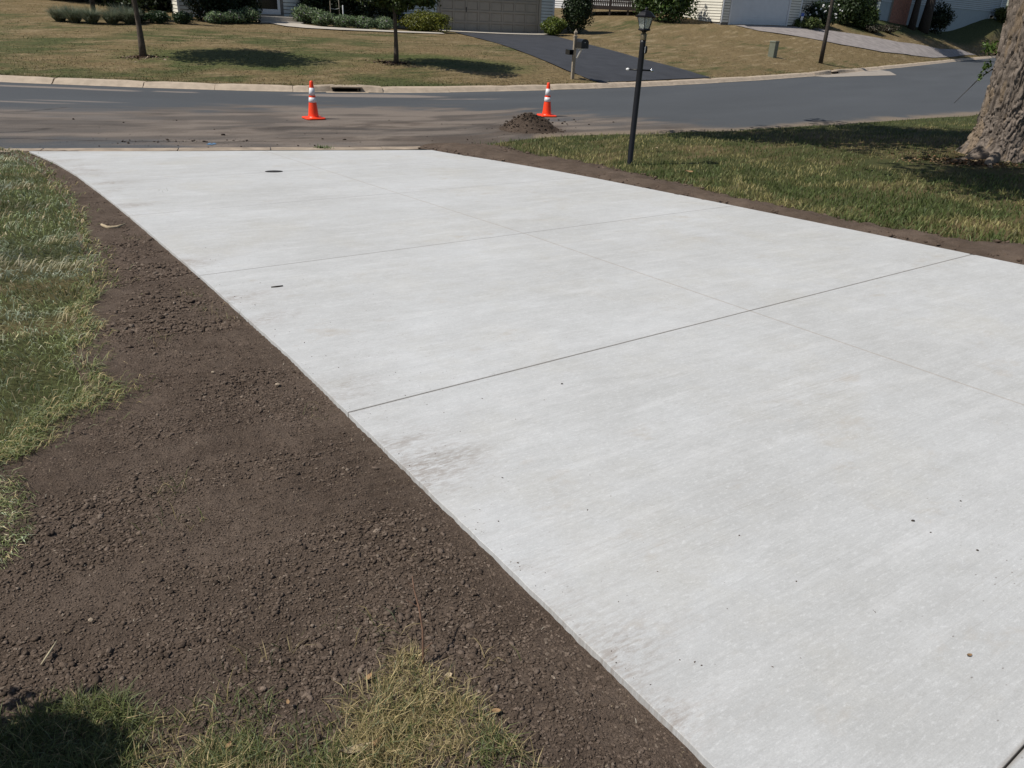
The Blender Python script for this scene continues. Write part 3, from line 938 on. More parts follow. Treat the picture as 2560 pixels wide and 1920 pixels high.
def soil_scatter(n, lat0, lat1, s0, s1, power, rmin, rmax, expo, even=0.0):
    la = rng.uniform(lat0, lat1, n)
    s = s0 + (s1 - s0) * rng.random(n) ** power
    x, y = drv(la, s)
    f = fbm(la * 2.2, s * 4.5, 3, 151)
    edge = np.interp(s, [p[1] for p in OUT[:10]], [p[0] for p in OUT[:10]])
    keep = (la < edge - .015) & ~inpoly(x, y, LEFT_LAWN) & (rng.random(n) < even + (1 - even) * (.34 + .9 * np.clip(f - .36, 0, 1) / .4))
    keep &= rng.random(n) < smooth((edge - la) / .30) * .85 * (1 - even) + .15 + even * .8
    x, y, f = x[keep], y[keep], f[keep]
    m_ = len(x)
    r = rmin * (1 - rng.random(m_) * (1 - (rmin / rmax) ** expo)) ** (-1 / expo)
    r *= .75 + .7 * np.clip(f - .3, 0, 1) / .4
    return x, y, r
def lay(name, x, y, r, tiny):
    z = H(x, y) + .026 + soil_relief(x, y) + (r * .25 + .0018 if tiny else r * .22)
    la, s = to_drv(x, y)
    edge = np.interp(s, [p[1] for p in OUT[:10]], [p[0] for p in OUT[:10]])
    k = smooth((edge - la) / .22)
    z = z * k + (H(x, y) + .021 + .45 * soil_relief(x, y) + r * .2) * (1 - k)
    cc = pick([(.110, .083, .064), (.142, .109, .086), (.087, .065, .050), (.19, .152, .12)], [4, 3, 3, .5], len(x), .15)
    tag(clods(name, x, y, z, r, cc, bed, tiny=tiny), kind='stuff')
x1, y1, r1 = soil_scatter(38000, -1.75, 1.1, .55, 4.8, 1.5, .0028, .0085, 3.0)
x2, y2, r2 = soil_scatter(12000, -1.2, 1.05, 4.4, 13.6, 1.5, .0055, .014, 2.8)
lay('soil_clods', np.r_[x1, x2], np.r_[y1, y2], np.r_[r1, r2], False)
x1, y1, r1 = soil_scatter(118000, -1.75, 1.1, .55, 4.8, 1.6, .0022, .0050, 3, .75)
x2, y2, r2 = soil_scatter(34000, -1.2, 1.05, 4.4, 13.6, 1.6, .0042, .009, 3, .75)
lay('soil_crumbs', np.r_[x1, x2], np.r_[y1, y2], np.r_[r1, r2], True)
n = 2600
la = rng.random(n); s = rng.uniform(-.5, 12.4, n)
er = np.interp(s, ss, edge_r); ou = np.interp(s, ss, outer)
la = er + .03 + (ou - er) * la
x, y = drv(la, s)
r = .006 + .018 * rng.random(n) ** 4
o = clods('soil_clods', x, y, H(x, y) + .05 + r * .2, r, pick([(.098, .071, .054), (.125, .093, .071)], [1, 1], n, .12), rb)
tag(o, kind='stuff')
# pale straw chaff and wood flecks in the raked soil
n = 2600
la = rng.uniform(-1.6, 1.08, n); s = .6 + 6.5 * rng.random(n) ** 1.6
x, y = drv(la, s)
kp = ~inpoly(x, y, LEFT_LAWN); x, y = x[kp], y[kp]; n = len(x)
L_ = .004 + .016 * rng.random(n) ** 3
P = np.c_[x, y]
V, q, t, c = blade_arrays(P, H(x, y) + .034 + np.maximum(soil_relief(x, y), 0), L_, np.full(n, .0022), rng.random(n) * 6.28, np.full(n, 1.35) + rng.normal(0, .15, n), pick([(.42, .34, .22), (.30, .24, .16), (.55, .50, .40)], [2, 2, 1], n))
tag(blades_obj('straw_chaff', [(V, q, t, c)], bed), kind='stuff')

# ---- heap of topsoil on the street
hx, hy = .12, 17.05
pile = thing('soil_pile', 'small heap of dark topsoil on the street before the right cone', 'dirt pile', (hx, hy, 0), .35)
nr, na = 40, 90
rr = np.linspace(0, 1, nr); aa = np.linspace(0, 2 * math.pi, na, endpoint=False)
RR, AA = np.meshgrid(rr, aa, indexing='ij')
ax_, ay_ = .74, .62
X = RR * np.cos(AA) * ax_ * (1 + .22 * (vnoise(np.cos(AA) * 1.7 + 5, np.sin(AA) * 1.7, 8) - .5)); Y = RR * np.sin(AA) * ay_
pk = np.maximum(0, 1 - np.hypot((X + .10) / .78, Y / .64)) ** 1.05 + .30 * np.exp(-(((X - .33) / .24) ** 2 + (Y / .22) ** 2))
Zp = .33 * pk * (1 - RR ** 5) + .05 * (fbm(X * 7 + 3, Y * 7, 4, 201) - .5) * (1 - RR ** 2) + .02 * (fbm(X * 25, Y * 25, 3, 202) - .5) * (1 - RR ** 2) - .015 * RR ** 4
i = np.arange(nr - 1)[:, None] * na + np.arange(na)[None, :]
j = np.arange(nr - 1)[:, None] * na + (np.arange(na)[None, :] + 1) % na
F = np.stack([i, j, j + na, i + na], -1).reshape(-1, 4)[:, ::-1]
add_obj('heap', np_mesh('heap', np.c_[X.ravel(), Y.ravel(), Zp.ravel()], [F], soil_colour(X, Y, 203).reshape(-1, 3) * .72), M['soil'], pile, smooth_=True)
n = 1500
k = rng.integers(0, X.size, n)
r = .005 + .024 * rng.random(n) ** 6
o = clods('loose_clods', X.ravel()[k] + rng.normal(0, .03, n), Y.ravel()[k] + rng.normal(0, .03, n), np.maximum(Zp.ravel()[k], 0) + r * .3, r, pick([(.060, .045, .035), (.085, .064, .050)], [1, 1], n, .12), pile)
tag(o, kind='stuff')
# crumbs dropped over the street
n = 620
x = np.r_[rng.normal(-4.5, 2.6, 360), rng.normal(.45, .8, 160), rng.uniform(-6.9, -4.9, 100)]
y = np.interp(x, XS, NY) + np.r_[rng.uniform(.35, 5.0, 360) * rng.random(360), rng.uniform(.3, 2.6, 160), rng.normal(1.1, .12, 100)]
r = .004 + .022 * rng.random(n) ** 9
o = clods('street_crumbs', x, y, .004 + r * .35, r, pick([(.05, .039, .032), (.075, .06, .05), (.3, .26, .2)], [5, 3, .25], n, .15))
tag(o, 'crumbs of dark soil dropped over the street', kind='stuff')

# ================================================================== GRASS
def sample_poly(poly, n):
    P = np.array(poly); lo, hi = P.min(0), P.max(0)
    out = []
    tot = 0
    while tot < n:
        q = lo + (hi - lo) * rng.random((n, 2))
        q = q[inpoly(q[:, 0], q[:, 1], poly)]
        out.append(q); tot += len(q)
    return np.concatenate(out)[:n]

GREENS = [(.090, .108, .034), (.125, .145, .052), (.165, .195, .105), (.060, .076, .026), (.36, .29, .155), (.23, .19, .085)]
# left lawn: long matted blades combed towards the bed
def matted(poly, n, near_pow, lmin, lmax, wd, wts, seed, heading=-.35, spread=.8):
    q = sample_poly(poly, int(n * 2.2))
    d = np.hypot(q[:, 0], q[:, 1] - .3)
    q = q[rng.random(len(q)) < np.clip((2.4 / d) ** near_pow, .03, 1)][:n]
    m_ = len(q)
    f = fbm(q[:, 0] * 2.6, q[:, 1] * 2.6, 3, seed); g = fbm(q[:, 0] * 1.5 + 9, q[:, 1] * 1.5, 3, seed + 4)
    th = heading + spread * (f - .5) * 6 + rng.normal(0, .5, m_)
    L = (lmin + (lmax - lmin) * rng.random(m_) * (.5 + g)) * .8
    lean = np.clip(rng.normal(1.15, .28, m_) * (.8 + .5 * (g - .3)), .2, 1.5)
    d = np.hypot(q[:, 0], q[:, 1])
    W_ = wd * (.7 + .6 * rng.random(m_)) * np.clip(d / 3.2, 1, 3)
    w = np.array(wts, float)
    col = pick(GREENS, w, m_)
    blue = smooth((g - .52) / .15)[:, None]
    col = col * (1 - blue * .55) + np.array([.21, .245, .165]) * blue * .55 * (1 + rng.normal(0, .15, (m_, 1)))
    patch = fbm(q[:, 0] * 2.1 + 4, q[:, 1] * 2.1, 4, seed + 9, .6)
    drym = smooth((f - .58) / .12)[:, None]
    col = col * (1 - drym * .5) + np.array([.27, .21, .095]) * drym * .5
    return blade_arrays(q, H(q[:, 0], q[:, 1]) + .028 * np.exp(-pdist(q, np.array(LEDGE)) / .06), L, W_, th, lean, np.clip(col * (.85 + 1.9 * smooth((patch - .28) / .40))[:, None] * np.array([1.04, 1.03, 1.3]), 0, .8))
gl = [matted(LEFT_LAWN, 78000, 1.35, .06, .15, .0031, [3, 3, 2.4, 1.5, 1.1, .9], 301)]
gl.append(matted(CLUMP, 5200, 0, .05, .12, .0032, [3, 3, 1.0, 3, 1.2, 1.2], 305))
Lp = np.array(LEDGE)
k_ = rng.integers(0, len(Lp) - 1, 9000); t_ = rng.random((9000, 1))
q = Lp[k_] * (1 - t_) + Lp[k_ + 1] * t_
lumpy_ = fbm(q[:, 0] * 3.5, q[:, 1] * 3.5, 2, 307)
q = q + rng.normal(0, 1, (9000, 2)) * (.012 + .055 * np.clip(lumpy_ - .35, 0, 1)[:, None] / .3)
keep_ = rng.random(9000) < np.clip(2.6 / np.hypot(q[:, 0], q[:, 1]), .2, 1)
q = q[keep_]; m_ = len(q)
gl.append(blade_arrays(q, H(q[:, 0], q[:, 1]) + .03, .035 + .07 * rng.random(m_), .0030 * np.clip(np.hypot(q[:, 0], q[:, 1]) / 3.2, 1, 3) * (.7 + .6 * rng.random(m_)), rng.normal(-.2, .9, m_), np.clip(rng.normal(1.2, .25, m_), .3, 1.5), pick(GREENS, [3, 3, 2, 1.5, 1.6, 1.4], m_) * 1.5))
o = blades_obj('left_grass', gl)
tag(o, 'long matted green grass left of the raked soil', 'grass', kind='stuff')
# sparse worn grass at the photographer's feet: tufts of green and straw with bare soil between
BOTV = [p for p in BOT if p[1] > .5] + [(.3, .78), (-2.0, .78)]
q = sample_poly(BOTV, 74000)
q[:, 1] += rng.normal(0, .012, len(q))
f = fbm(q[:, 0] * 7, q[:, 1] * 7, 3, 311)
dens = smooth((f - .36) / .16) * .85 + .15
dens = np.where(q[:, 0] < -.84, np.maximum(dens, .9), dens)
dens = np.where((q[:, 0] > -.56) & (q[:, 0] < -.40) & (q[:, 1] > 1.27), dens * .35, dens)
q = q[rng.random(len(q)) < dens * .8]
m_ = len(q)
cl_ = fbm(q[:, 0] * 9, q[:, 1] * 9, 2, 315)
sw = fbm(q[:, 0] * 5 + 3, q[:, 1] * 5, 3, 318)
gc_ = pick(GREENS, [3, 3, 1.6, 1.6, .8, 1.2], m_); sc_ = pick(GREENS, [.4, .5, .6, .5, 4, 2.6], m_)
kk = smooth((sw - .36 + .10 * (q[:, 0] > -.45)) / .14)[:, None]
col = np.where(rng.random((m_, 1)) < kk, sc_, gc_)
shade_side = q[:, 0] < -.82
col[shade_side] = pick(GREENS, [3, 3, 1, 3, .5, .8], int(shade_side.sum()))
tuft = blade_arrays(q, H(q[:, 0], q[:, 1]) + .010, .025 + .065 * rng.random(m_) * (.6 + cl_), .0018 + .0012 * rng.random(m_), rng.random(m_) * 6.28 + cl_ * 5, np.clip(rng.normal(1.0, .36, m_), .1, 1.5), col * 1.2)
# single sprigs scattered in the bed
q2 = []
for cx, cy, nn in [(-2.15, 4.75, 26), (-1.95, 4.45, 22), (-1.75, 4.3, 18), (-1.25, 2.33, 34), (-1.15, 2.1, 16), (-3.3, 6.3, 20), (-.62, 1.5, 24), (-.35, 1.62, 30), (-.9, 3.0, 10), (-2.0, 3.9, 16), (-4.1, 8.6, 14), (-.05, 1.5, 12)]:
    q2.append(np.c_[rng.normal(cx, .05, nn), rng.normal(cy, .04, nn)])
q2 = np.concatenate(q2); m_ = len(q2)
spr = blade_arrays(q2, H(q2[:, 0], q2[:, 1]) + .02, .03 + .06 * rng.random(m_), np.full(m_, .0028), rng.random(m_) * 6.28, np.clip(rng.normal(.9, .35, m_), .1, 1.5), pick(GREENS, [2, 2, 1, 1, 3, 2], m_))
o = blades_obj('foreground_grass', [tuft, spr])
tag(o, 'sparse green and straw grass tufts at the bottom of the picture', 'grass', kind='stuff')
# right lawn, thicker and greener towards the soil strip
RLAWN = RED[:-2] + [(7.5, 5.5), (14, 9), (22, 20), (24, 33), (20, 30.3), (13.18, 24.1), (8, 20.4), (4.98, 18.4), (2.86, 17.2), (.74, 16.1), (-.24, 15.2), (-.7, 14.7)]
q = sample_poly(RLAWN, 260000)
d = np.hypot(q[:, 0], q[:, 1])
th_cam = np.arctan2(q[:, 0], q[:, 1])
vis = (th_cam < .75)
q = q[(rng.random(len(q)) < np.clip((9.5 / d) ** 2.0, .05, 1) * np.where(vis, .9, .15))][:90000]
m_ = len(q)
f = fbm(q[:, 0] * .9, q[:, 1] * .9, 4, 331); g = fbm(q[:, 0] * 3, q[:, 1] * 3, 3, 335)
toedge = pdist(q, np.array(RED))
drk = smooth((f * .5 + g * .5 - .48) / .16 + .55 * smooth((3.6 - q[:, 0]) / 2) - .6 * np.exp(-toedge / .8))
gcol = pick([(.072, .098, .028), (.098, .125, .040), (.055, .076, .022)], [3, 3, 2], m_)
dcol = pick([(.235, .21, .085), (.17, .165, .062), (.30, .25, .125)], [3, 3, 1.2], m_)
col = (gcol * (1 - drk[:, None]) + dcol * drk[:, None]) * 1.2
L = (.05 + .055 * rng.random(m_)) * (.8 + .5 * np.exp(-toedge / .5))
bare = (((q[:, 0] - 7.4) / 1.5) ** 2 + ((q[:, 1] - 13.6) / .9) ** 2 < 1) & (rng.random(m_) < .88)
q, L, col = q[~bare], L[~bare], col[~bare]; m_ = len(q)
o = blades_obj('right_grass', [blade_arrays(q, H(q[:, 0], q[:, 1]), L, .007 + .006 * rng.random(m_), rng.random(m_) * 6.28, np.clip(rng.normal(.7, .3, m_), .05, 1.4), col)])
tag(o, 'thick green and yellowing grass right of the driveway', 'grass', kind='stuff')
# far lawns: short dry tufts
PAVED = [[(-4.2, 44.8), (-3.2, 41.95), (-1.38, 37.2), (.22, 32.6), (1.36, 29.6), (2.3, 27.9), (7.6, 32.6), (6.43, 34.2), (5.0, 36.25), (3.53, 39.95), (1.4, 47.6)],
         [(-13.2, 41.3), (-12.4, 39.5), (-11.2, 38.35), (-10.2, 38.05), (-8.7, 38.45), (-6.2, 39.9), (-4.1, 41.7), (-4.5, 42.7), (-6.4, 41.2), (-8.3, 40.2), (-9.9, 39.8), (-11.7, 41.7)],
         [(13.2, 55), (14.5, 53.6), (17.1, 53.9), (20.3, 54.3), (23.65, 55.9), (27, 58.8), (30.2, 62.1), (40.7, 75.9), (37.6, 73.1), (33.3, 68.1), (27.5, 62.7), (21.8, 59.5), (18.6, 58.5)]]
nn = 300000
x = rng.uniform(-34, 52, nn)
t_ = .42 + 46 * rng.random(nn) ** 1.7
y = np.interp(x, XS, FY) * 1.0 + t_ * 1.0
az = np.arctan2(x, y)
kp = (np.abs(az) < .66) & (rng.random(nn) < np.clip((27 / np.hypot(x, y)) ** 1.2, .1, 1))
pdf = pdist(np.c_[x, y], FARL[::4])
kp &= pdf > .42
for pp in PAVED: kp &= ~inpoly(x, y, pp)
q = np.c_[x, y][kp][:100000]
m_ = len(q)
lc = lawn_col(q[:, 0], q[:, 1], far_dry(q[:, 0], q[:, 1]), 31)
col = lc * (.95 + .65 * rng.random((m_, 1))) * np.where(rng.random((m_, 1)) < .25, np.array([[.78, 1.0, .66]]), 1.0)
d = np.hypot(q[:, 0], q[:, 1])
edge_long = np.exp(-(pdist(q, FARL[::4]) - .42) / .18)
pe = np.minimum.reduce([pdist(q, np.array(pp + pp[:1])) for pp in PAVED])
gk = (smooth((.5 - pe) / .35) * .75)[:, None]                     # greener fringe where the drives drain
col = col * (1 - gk) + np.array([.062, .085, .028]) * gk * (.7 + .6 * rng.random((m_, 1)))
fine_ = fbm(q[:, 0] * 4.5, q[:, 1] * 6, 3, 39)[:, None]
col = col * (.55 + .9 * fine_)
o = blades_obj('far_grass', [blade_arrays(q, H(q[:, 0], q[:, 1]) - .01, (.03 + .035 * rng.random(m_)) * (1 + 1.1 * edge_long), .010 + .012 * rng.random(m_) * d / 30, rng.random(m_) * 6.28, np.clip(rng.normal(1.0, .3, m_), .05, 1.45), col)])
tag(o, 'short sun-dried grass on the lawns across the street', 'grass', kind='stuff')

# ================================================================== STREET OBJECTS
def traffic_cone(loc, rz, label):
    t = thing('traffic_cone', label, 'traffic cone', loc, rz, 'orange traffic cones on the street')
    mb = MB()
    w, c = .205, .045
    ring = lambda k, z: [(x * k, y * k, z) for x, y in [(-w, -w + c), (-w + c, -w), (w - c, -w), (w, -w + c), (w, w - c), (w - c, w), (-w + c, w), (-w, w - c)]]
    mb.loft([ring(.97, 0.003), ring(1, .012), ring(1, .026), ring(.93, .036)]).build('base', M['orange'], t)
    rad = lambda z: .112 + (.034 - .112) * (z - .036) / (.76 - .036)
    mb = MB(); mb.lathe([(.135, .030), (.122, .040), (rad(.05), .052)] + [(rad(z), z) for z in np.linspace(.08, .742, 12)] + [(.030, .756), (.018, .762)], 32)
    mb.build('cone_body', M['orange'], t, smooth_=True)
    for z0, z1 in ((.335, .435), (.475, .625)):
        mb = MB(); mb.lathe([(rad(z0) - .004, z0), (rad(z0) + .0035, z0 + .002), (rad(z1) + .0035, z1 - .002), (rad(z1) - .004, z1)], 32)
        mb.build('reflective_collar', M['white_band'], t, smooth_=True)
    return t
traffic_cone((-4.53, 17.05, .004), .62, 'orange cone with two white bands on the dusty street, left one')
traffic_cone((.52, 19.4, .004), .3, 'orange cone with two white bands standing behind the soil heap')

# ---- driveway curb-stop cover, flush in the slab
cx_, cy_ = -3.33, 10.33
t = thing('valve_cover', 'round dark iron utility cover set in the white driveway', 'utility cover', (cx_, cy_, slab_z(cx_, cy_)))
t.rotation_euler = Vector((-.0178, .0545, 1)).to_track_quat('Z', 'Y').to_euler()
mb = MB(); mb.lathe([(.125, -.02), (.125, .004), (.118, .007), (.108, .005)], 28); rim_ = mb.build('rim', M['cast_iron'], t)
mb = MB(); mb.lathe([(.106, -.02), (.106, .006), (.02, .0065), (.016, .011), (.002, .011)], 28); lid_ = mb.build('lid', M['cast_iron'], t)
t.scale = (.92, .62, 1)

# ---- lamp post
lx, ly = 1.71, 12.52
lz = H(lx, ly)
lamp = thing('lamp_post', 'slim black lamp post with glass lantern on the right lawn', 'lamp post', (lx, ly, lz - .02))
mb = MB(); mb.lathe([(.055, 0), (.055, .03), (.045, .05), (.044, 1.80), (.044, 1.845)], 20); mb.build('pole', M['black_paint'], lamp, smooth_=True)
mb = MB(); mb.lathe([(.046, 1.845), (.046, 1.85), (.046, 1.925), (.038, 1.935), (.030, 1.94), (.030, 1.965)], 20); mb.build('collar', M['brass'], lamp, smooth_=True)
mb = MB(); mb.tube([(-.185, .02, 1.43), (.175, -.02, 1.43)], .012, 10)
cb = mb.build('ladder_rest', M['black_paint'], lamp, smooth_=True)
for sg in (-1, 1):
    mb = MB(); c = Vector((sg * .185, -sg * .02, 1.43))
    mb.loft([[(c.x + sg * q, c.y + rr_ * math.cos(a), c.z + rr_ * math.sin(a)) for a in np.linspace(0, 2 * math.pi, 12, endpoint=False)] for q, rr_ in [(-.026, .012), (-.018, .018), (-.004, .021), (.010, .019), (.022, .010), (.026, .003)]])
    mb.build('end_knob', M['white_knob'] if sg < 0 else M['chrome'], cb, smooth_=True)
mb = MB(); mb.lathe([(.004, 1.66), (.022, 1.675), (.026, 1.70), (.026, 1.74), (.018, 1.765), (.004, 1.77)], 14, cx=.050, cy=-.026); pc = mb.build('photocell', M['black_paint'], lamp, smooth_=True)
mb = MB(); mb.box(.028, .040, -.062, -.056, 1.67, 1.76, .002); mb.build('photocell_plate', M['chrome'], pc)
lan = MB()
def ngon(r, z, n=6, ph=.3):
    r = r * 1.15
    return [(r * math.cos(ph + 2 * math.pi * i / n), r * math.sin(ph + 2 * math.pi * i / n), z) for i in range(n)]
lan.loft([ngon(.032, 1.955), ngon(.045, 1.965), ngon(.082, 1.975), ngon(.088, 1.985), ngon(.084, 1.998), ngon(.070, 2.002)])
lantern = lan.build('lantern_base', M['black_paint'], lamp)
mb = MB()
mb.loft([ngon(.118, 2.150), ngon(.142, 2.152), ngon(.150, 2.163), ngon(.120, 2.178), ngon(.100, 2.200), ngon(.078, 2.222), ngon(.048, 2.238), ngon(.022, 2.244), ngon(.018, 2.255), ngon(.024, 2.265), ngon(.016, 2.28), ngon(.004, 2.29)])
mb.build('lantern_roof', M['black_paint'], lamp)
b0, b1 = ngon(.069, 2.000), ngon(.108, 2.152)
for i in range(6):
    mb = MB(); mb.tube([b0[i], b1[i]], .0055, 6); mb.build('lantern_bar', M['black_paint'], lamp)
    p, q_, r_, s__ = [Vector(v) for v in (b0[i], b0[(i + 1) % 6], b1[(i + 1) % 6], b1[i])]
    nrm = (q_ - p).cross(s__ - p).normalized() * .0022
    mb = MB(); mb.loft([[p - nrm, q_ - nrm, r_ - nrm, s__ - nrm], [p + nrm, q_ + nrm, r_ + nrm, s__ + nrm]]); mb.build('glass_pane', M['lantern_glass'], lamp)
mb = MB(); mb.lathe([(.016, 2.0), (.016, 2.04), (.012, 2.05), (.026, 2.075), (.03, 2.10), (.02, 2.13), (.004, 2.138)], 14); mb.build('bulb', M['white_knob'], lamp, smooth_=True)

# ---- mailbox post
mx, my = 1.56, 28.1
mp = thing('mailbox_post', 'weathered post with black mailbox and smaller newspaper box beside the asphalt drive', 'mailbox', (mx, my, H(mx, my) - .03), R(-70))
# local +x points to the street
mb = MB(); mb.box(-.05, .05, -.05, .05, 0, 1.36, .006); mb.build('post', M['post_wood'], mp)
mb = MB(); mb.loft([[(x * k, y * k, z) for x, y in ((-.05, -.05), (.05, -.05), (.05, .05), (-.05, .05))] for k, z in ((1.25, 1.36), (1.25, 1.39), (.6, 1.40), (.75, 1.44), (1.0, 1.48), (.9, 1.51), (.45, 1.55), (.08, 1.60))]); mb.build('finial', M['post_wood'], mp)
mb = MB(); mb.box(-.22, .52, .052, .14, .985, 1.035, .005); ar = mb.build('support_arm', M['white_paint'], mp)
mb = MB(); mb.tube([(.06, .09, .72), (.36, .09, .985)], .03, 6); mb.build('arm_brace', M['white_paint'], mp)
def arch_box(x0, x1, yc, z0, w, hs, name, mat, parent):
    prof = [(-w / 2, z0), (w / 2, z0), (w / 2, z0 + hs)] + [(w / 2 * math.cos(a), z0 + hs + w / 2 * .85 * math.sin(a)) for a in np.linspace(.2, math.pi - .2, 9)] + [(-w / 2, z0 + hs)]
    mb = MB(); mb.loft([[(x, yc + py, pz) for py, pz in prof] for x in (x0, x1)])
    return mb.build(name, mat, parent)
bx = arch_box(.0, .56, .12, 1.037, .25, .17, 'mailbox', M['black_box'], mp)
arch_box(.561, .577, .12, 1.030, .262, .18, 'mailbox_door', M['black_box'], mp)
mb = MB(); mb.box(.577, .588, .10, .14, 1.20, 1.22, .002); mb.build('door_pull', M['chrome'], mp)
nb = MB(); nb.box(-.30, .06, -.20, -.055, .80, .815); nb.box(-.30, .06, -.20, -.055, .945, .96); nb.box(-.30, .06, -.20, -.188, .815, .945); nb.box(-.30, .06, -.067, -.055, .815, .945); nb.box(-.30, -.29, -.188, -.067, .815, .945)
nb.build('newspaper_box', M['black_box'], mp)

# ---- utility pedestal and leaning pole in the right-hand far lawn
px_, py_ = 12.63, 43.1
up_ = thing('utility_pedestal', 'short olive green utility pedestal on the dry lawn', 'utility box', (px_, py_, H(px_, py_) - .03), .75)
mb = MB(); mb.box(-.17, .17, -.17, .17, 0, .72, .015); mb.build('cabinet', M['pedestal_green'], up_)
mb = MB(); mb.box(-.185, .185, -.185, .185, .715, .80, .02); mb.build('cap', M['pedestal_green'], up_)
pl = thing('utility_pole', 'thin dark leaning pole beside the faded grey driveway', 'pole', (15.68, 44.5, H(15.68, 44.5) - .05))
mb = MB(); mb.tube([(0, 0, 0), (-.01, 0, 1.5), (-.06, 0, 3.2), (-.1, 0, 5.4)], [.115, .10, .085, .07], 12, .04); mb.build('shaft', M['dark_bark'], pl, smooth_=True)
mb = MB(); mb.box(-.75, .02, -.05, .05, 5.15, 5.23, .01); mb.build('arm', M['black_paint'], pl)
mb = MB(); mb.box(-.95, -.55, -.12, .12, 5.05, 5.16, .03); mb.build('lamp_head', M['black_paint'], pl)

# ================================================================== TREES
def trunk_mesh(pts, rad, n=14, rough=.1):
    mb = MB(); mb.tube(pts, rad, n, rough); return mb

def young_tree(x, y, lean, crown_z, cr, trunk_r, nleaf, label, leafcols, wts, size, low=None):
    z = H(x, y)
    t = thing('young_tree', label, 'tree', (x, y, z - .05), 0, 'young trees on the lawn across the street')
    top = crown_z + cr * .5
    pts = [(lean * q * q * .3 + .02 * math.sin(q * 9), .015 * math.cos(q * 7), top * q) for q in np.linspace(0, 1, 12)]
    rad = [trunk_r * (1.35 if k == 0 else 1.1 if k == 1 else 1 - .055 * k) for k in range(12)]
    mb = trunk_mesh(pts, rad, 12, .1); mb.build('trunk', M['brown_bark'], t, smooth_=True)
    mb = MB(); cl = []
    for k in range(11):
        a = k * 2.4 + random.random() * .5; f = .45 + .05 * k
        b_ = Vector(pts[min(11, int(f * 11))])
        e = Vector((math.cos(a), math.sin(a), 0)) * cr * random.uniform(.5, .82) + Vector((b_.x, b_.y, crown_z + random.uniform(-.75, .75) * cr))
        mb.tube([b_, b_.lerp(e, .5) + Vector((0, 0, .1)), e], [trunk_r * .38, trunk_r * .25, trunk_r * .1], 6)
        cl.append((e.x, e.y, e.z, cr * .5, cr * .5, cr * .42, nleaf // 16))
    mb.build('limbs', M['brown_bark'], t)
    cl.append((lean * .2, 0, crown_z + .1 * cr, cr * .9, cr * .9, cr * .95, nleaf // 3))
    if low: cl += low
    leaves_obj('crown', cl, size, leafcols, wts, t)
    return t
LG = [(.035, .060, .014), (.055, .085, .020), (.085, .115, .030), (.025, .042, .012)]
young_tree(-12.0, 25.53, .25, 4.25, 1.95, .085, 8200, 'young tree at far left whose crown is above the picture', LG, [3, 3, 1, 2], .15)
young_tree(-4.4, 27.43, -.03, 3.35, 1.62, .072, 8000, 'young tree with low leaves hanging before the grey siding', LG, [2, 3, 2, 1], .13,
           low=[(.75, -.1, 2.0, .55, .45, .22, 380), (.15, .1, 1.85, .5, .5, .3, 420), (-.45, 0, 1.95, .4, .4, .25, 300), (1.05, -.1, 1.95, .3, .3, .15, 140)])
def flakes(name, n, cx, cy, rx, ry, size, cols, label, cat=None, dz=.012, parent=None):
    a = rng.random(n) * 6.283; r = np.abs(rng.normal(0, .5, n)) * (.7 + .8 * vnoise(a * 1.3, a * 0 + cx, 3))
    x = cx + rx * r * np.cos(a); y = cy + ry * r * np.sin(a)
    C = np.c_[x, y, H(x, y) + dz + .015 * rng.random(n)]
    nr = rng.normal(0, .35, (n, 3)); nr[:, 2] = 1; nr /= np.linalg.norm(nr, axis=1)[:, None]
    u = np.cross(nr, rng.normal(0, 1, (n, 3))); u /= np.linalg.norm(u, axis=1)[:, None]; v = np.cross(nr, u)
    s = size * (.5 + rng.random(n))[:, None]
    V = np.stack([C - u * s, C - v * s * .5 + nr * s * .2, C + u * s, C + v * s * .5 + nr * s * .2], 1).reshape(-1, 3)
    o = add_obj(name, np_mesh(name, V, [np.arange(n)[:, None] * 4 + np.array([[0, 1, 2, 3]])], np.repeat(pick(cols, [1] * len(cols), n)[:, None, :], 4, 1).reshape(-1, 3)), M['mulch'], parent)
    return tag(o, label, cat, kind='stuff')
flakes('mulch', 500, -12.0, 25.5, .55, .5, .045, [(.10, .065, .045), (.16, .11, .08), (.24, .19, .14)], 'ring of wood mulch round the far left young tree')
flakes('mulch', 500, -4.4, 27.4, .62, .5, .045, [(.07, .045, .035), (.11, .075, .055), (.16, .12, .09)], 'ring of dark mulch round the young tree in front of the garage')
flakes('leaf_litter', 1100, 7.9, 14.2, 1.5, .9, .03, [(.17, .095, .052), (.11, .068, .04), (.21, .14, .08), (.08, .06, .04), (.28, .21, .13)], 'dry leaf litter spread at the foot of the big trunk', dz=.02)

# ---- the big old tree at right
bx_, by_ = 9.27, 15.2
bz = H(bx_, by_)
big = thing('big_tree', 'thick old tree trunk with flaking grey bark at right edge', 'tree', (bx_, by_, bz - .1))
nz, na = 330, 360
zz = np.r_[np.linspace(0, 1.0, 100), np.linspace(1.0, 4.6, 121)[1:]]; nz = len(zz)
aa = np.linspace(0, 2 * math.pi, na, endpoint=False)
ZZ, AA = np.meshgrid(zz, aa, indexing='ij')
rad = .56 - .012 * ZZ + .36 * np.exp(-ZZ / .22) * (.8 + .3 * np.cos(AA * 5 + .6) + .25 * np.cos(AA * 2 - .3)) + .10 * np.exp(-ZZ / .7) + .02 * np.cos(3 * AA + ZZ)
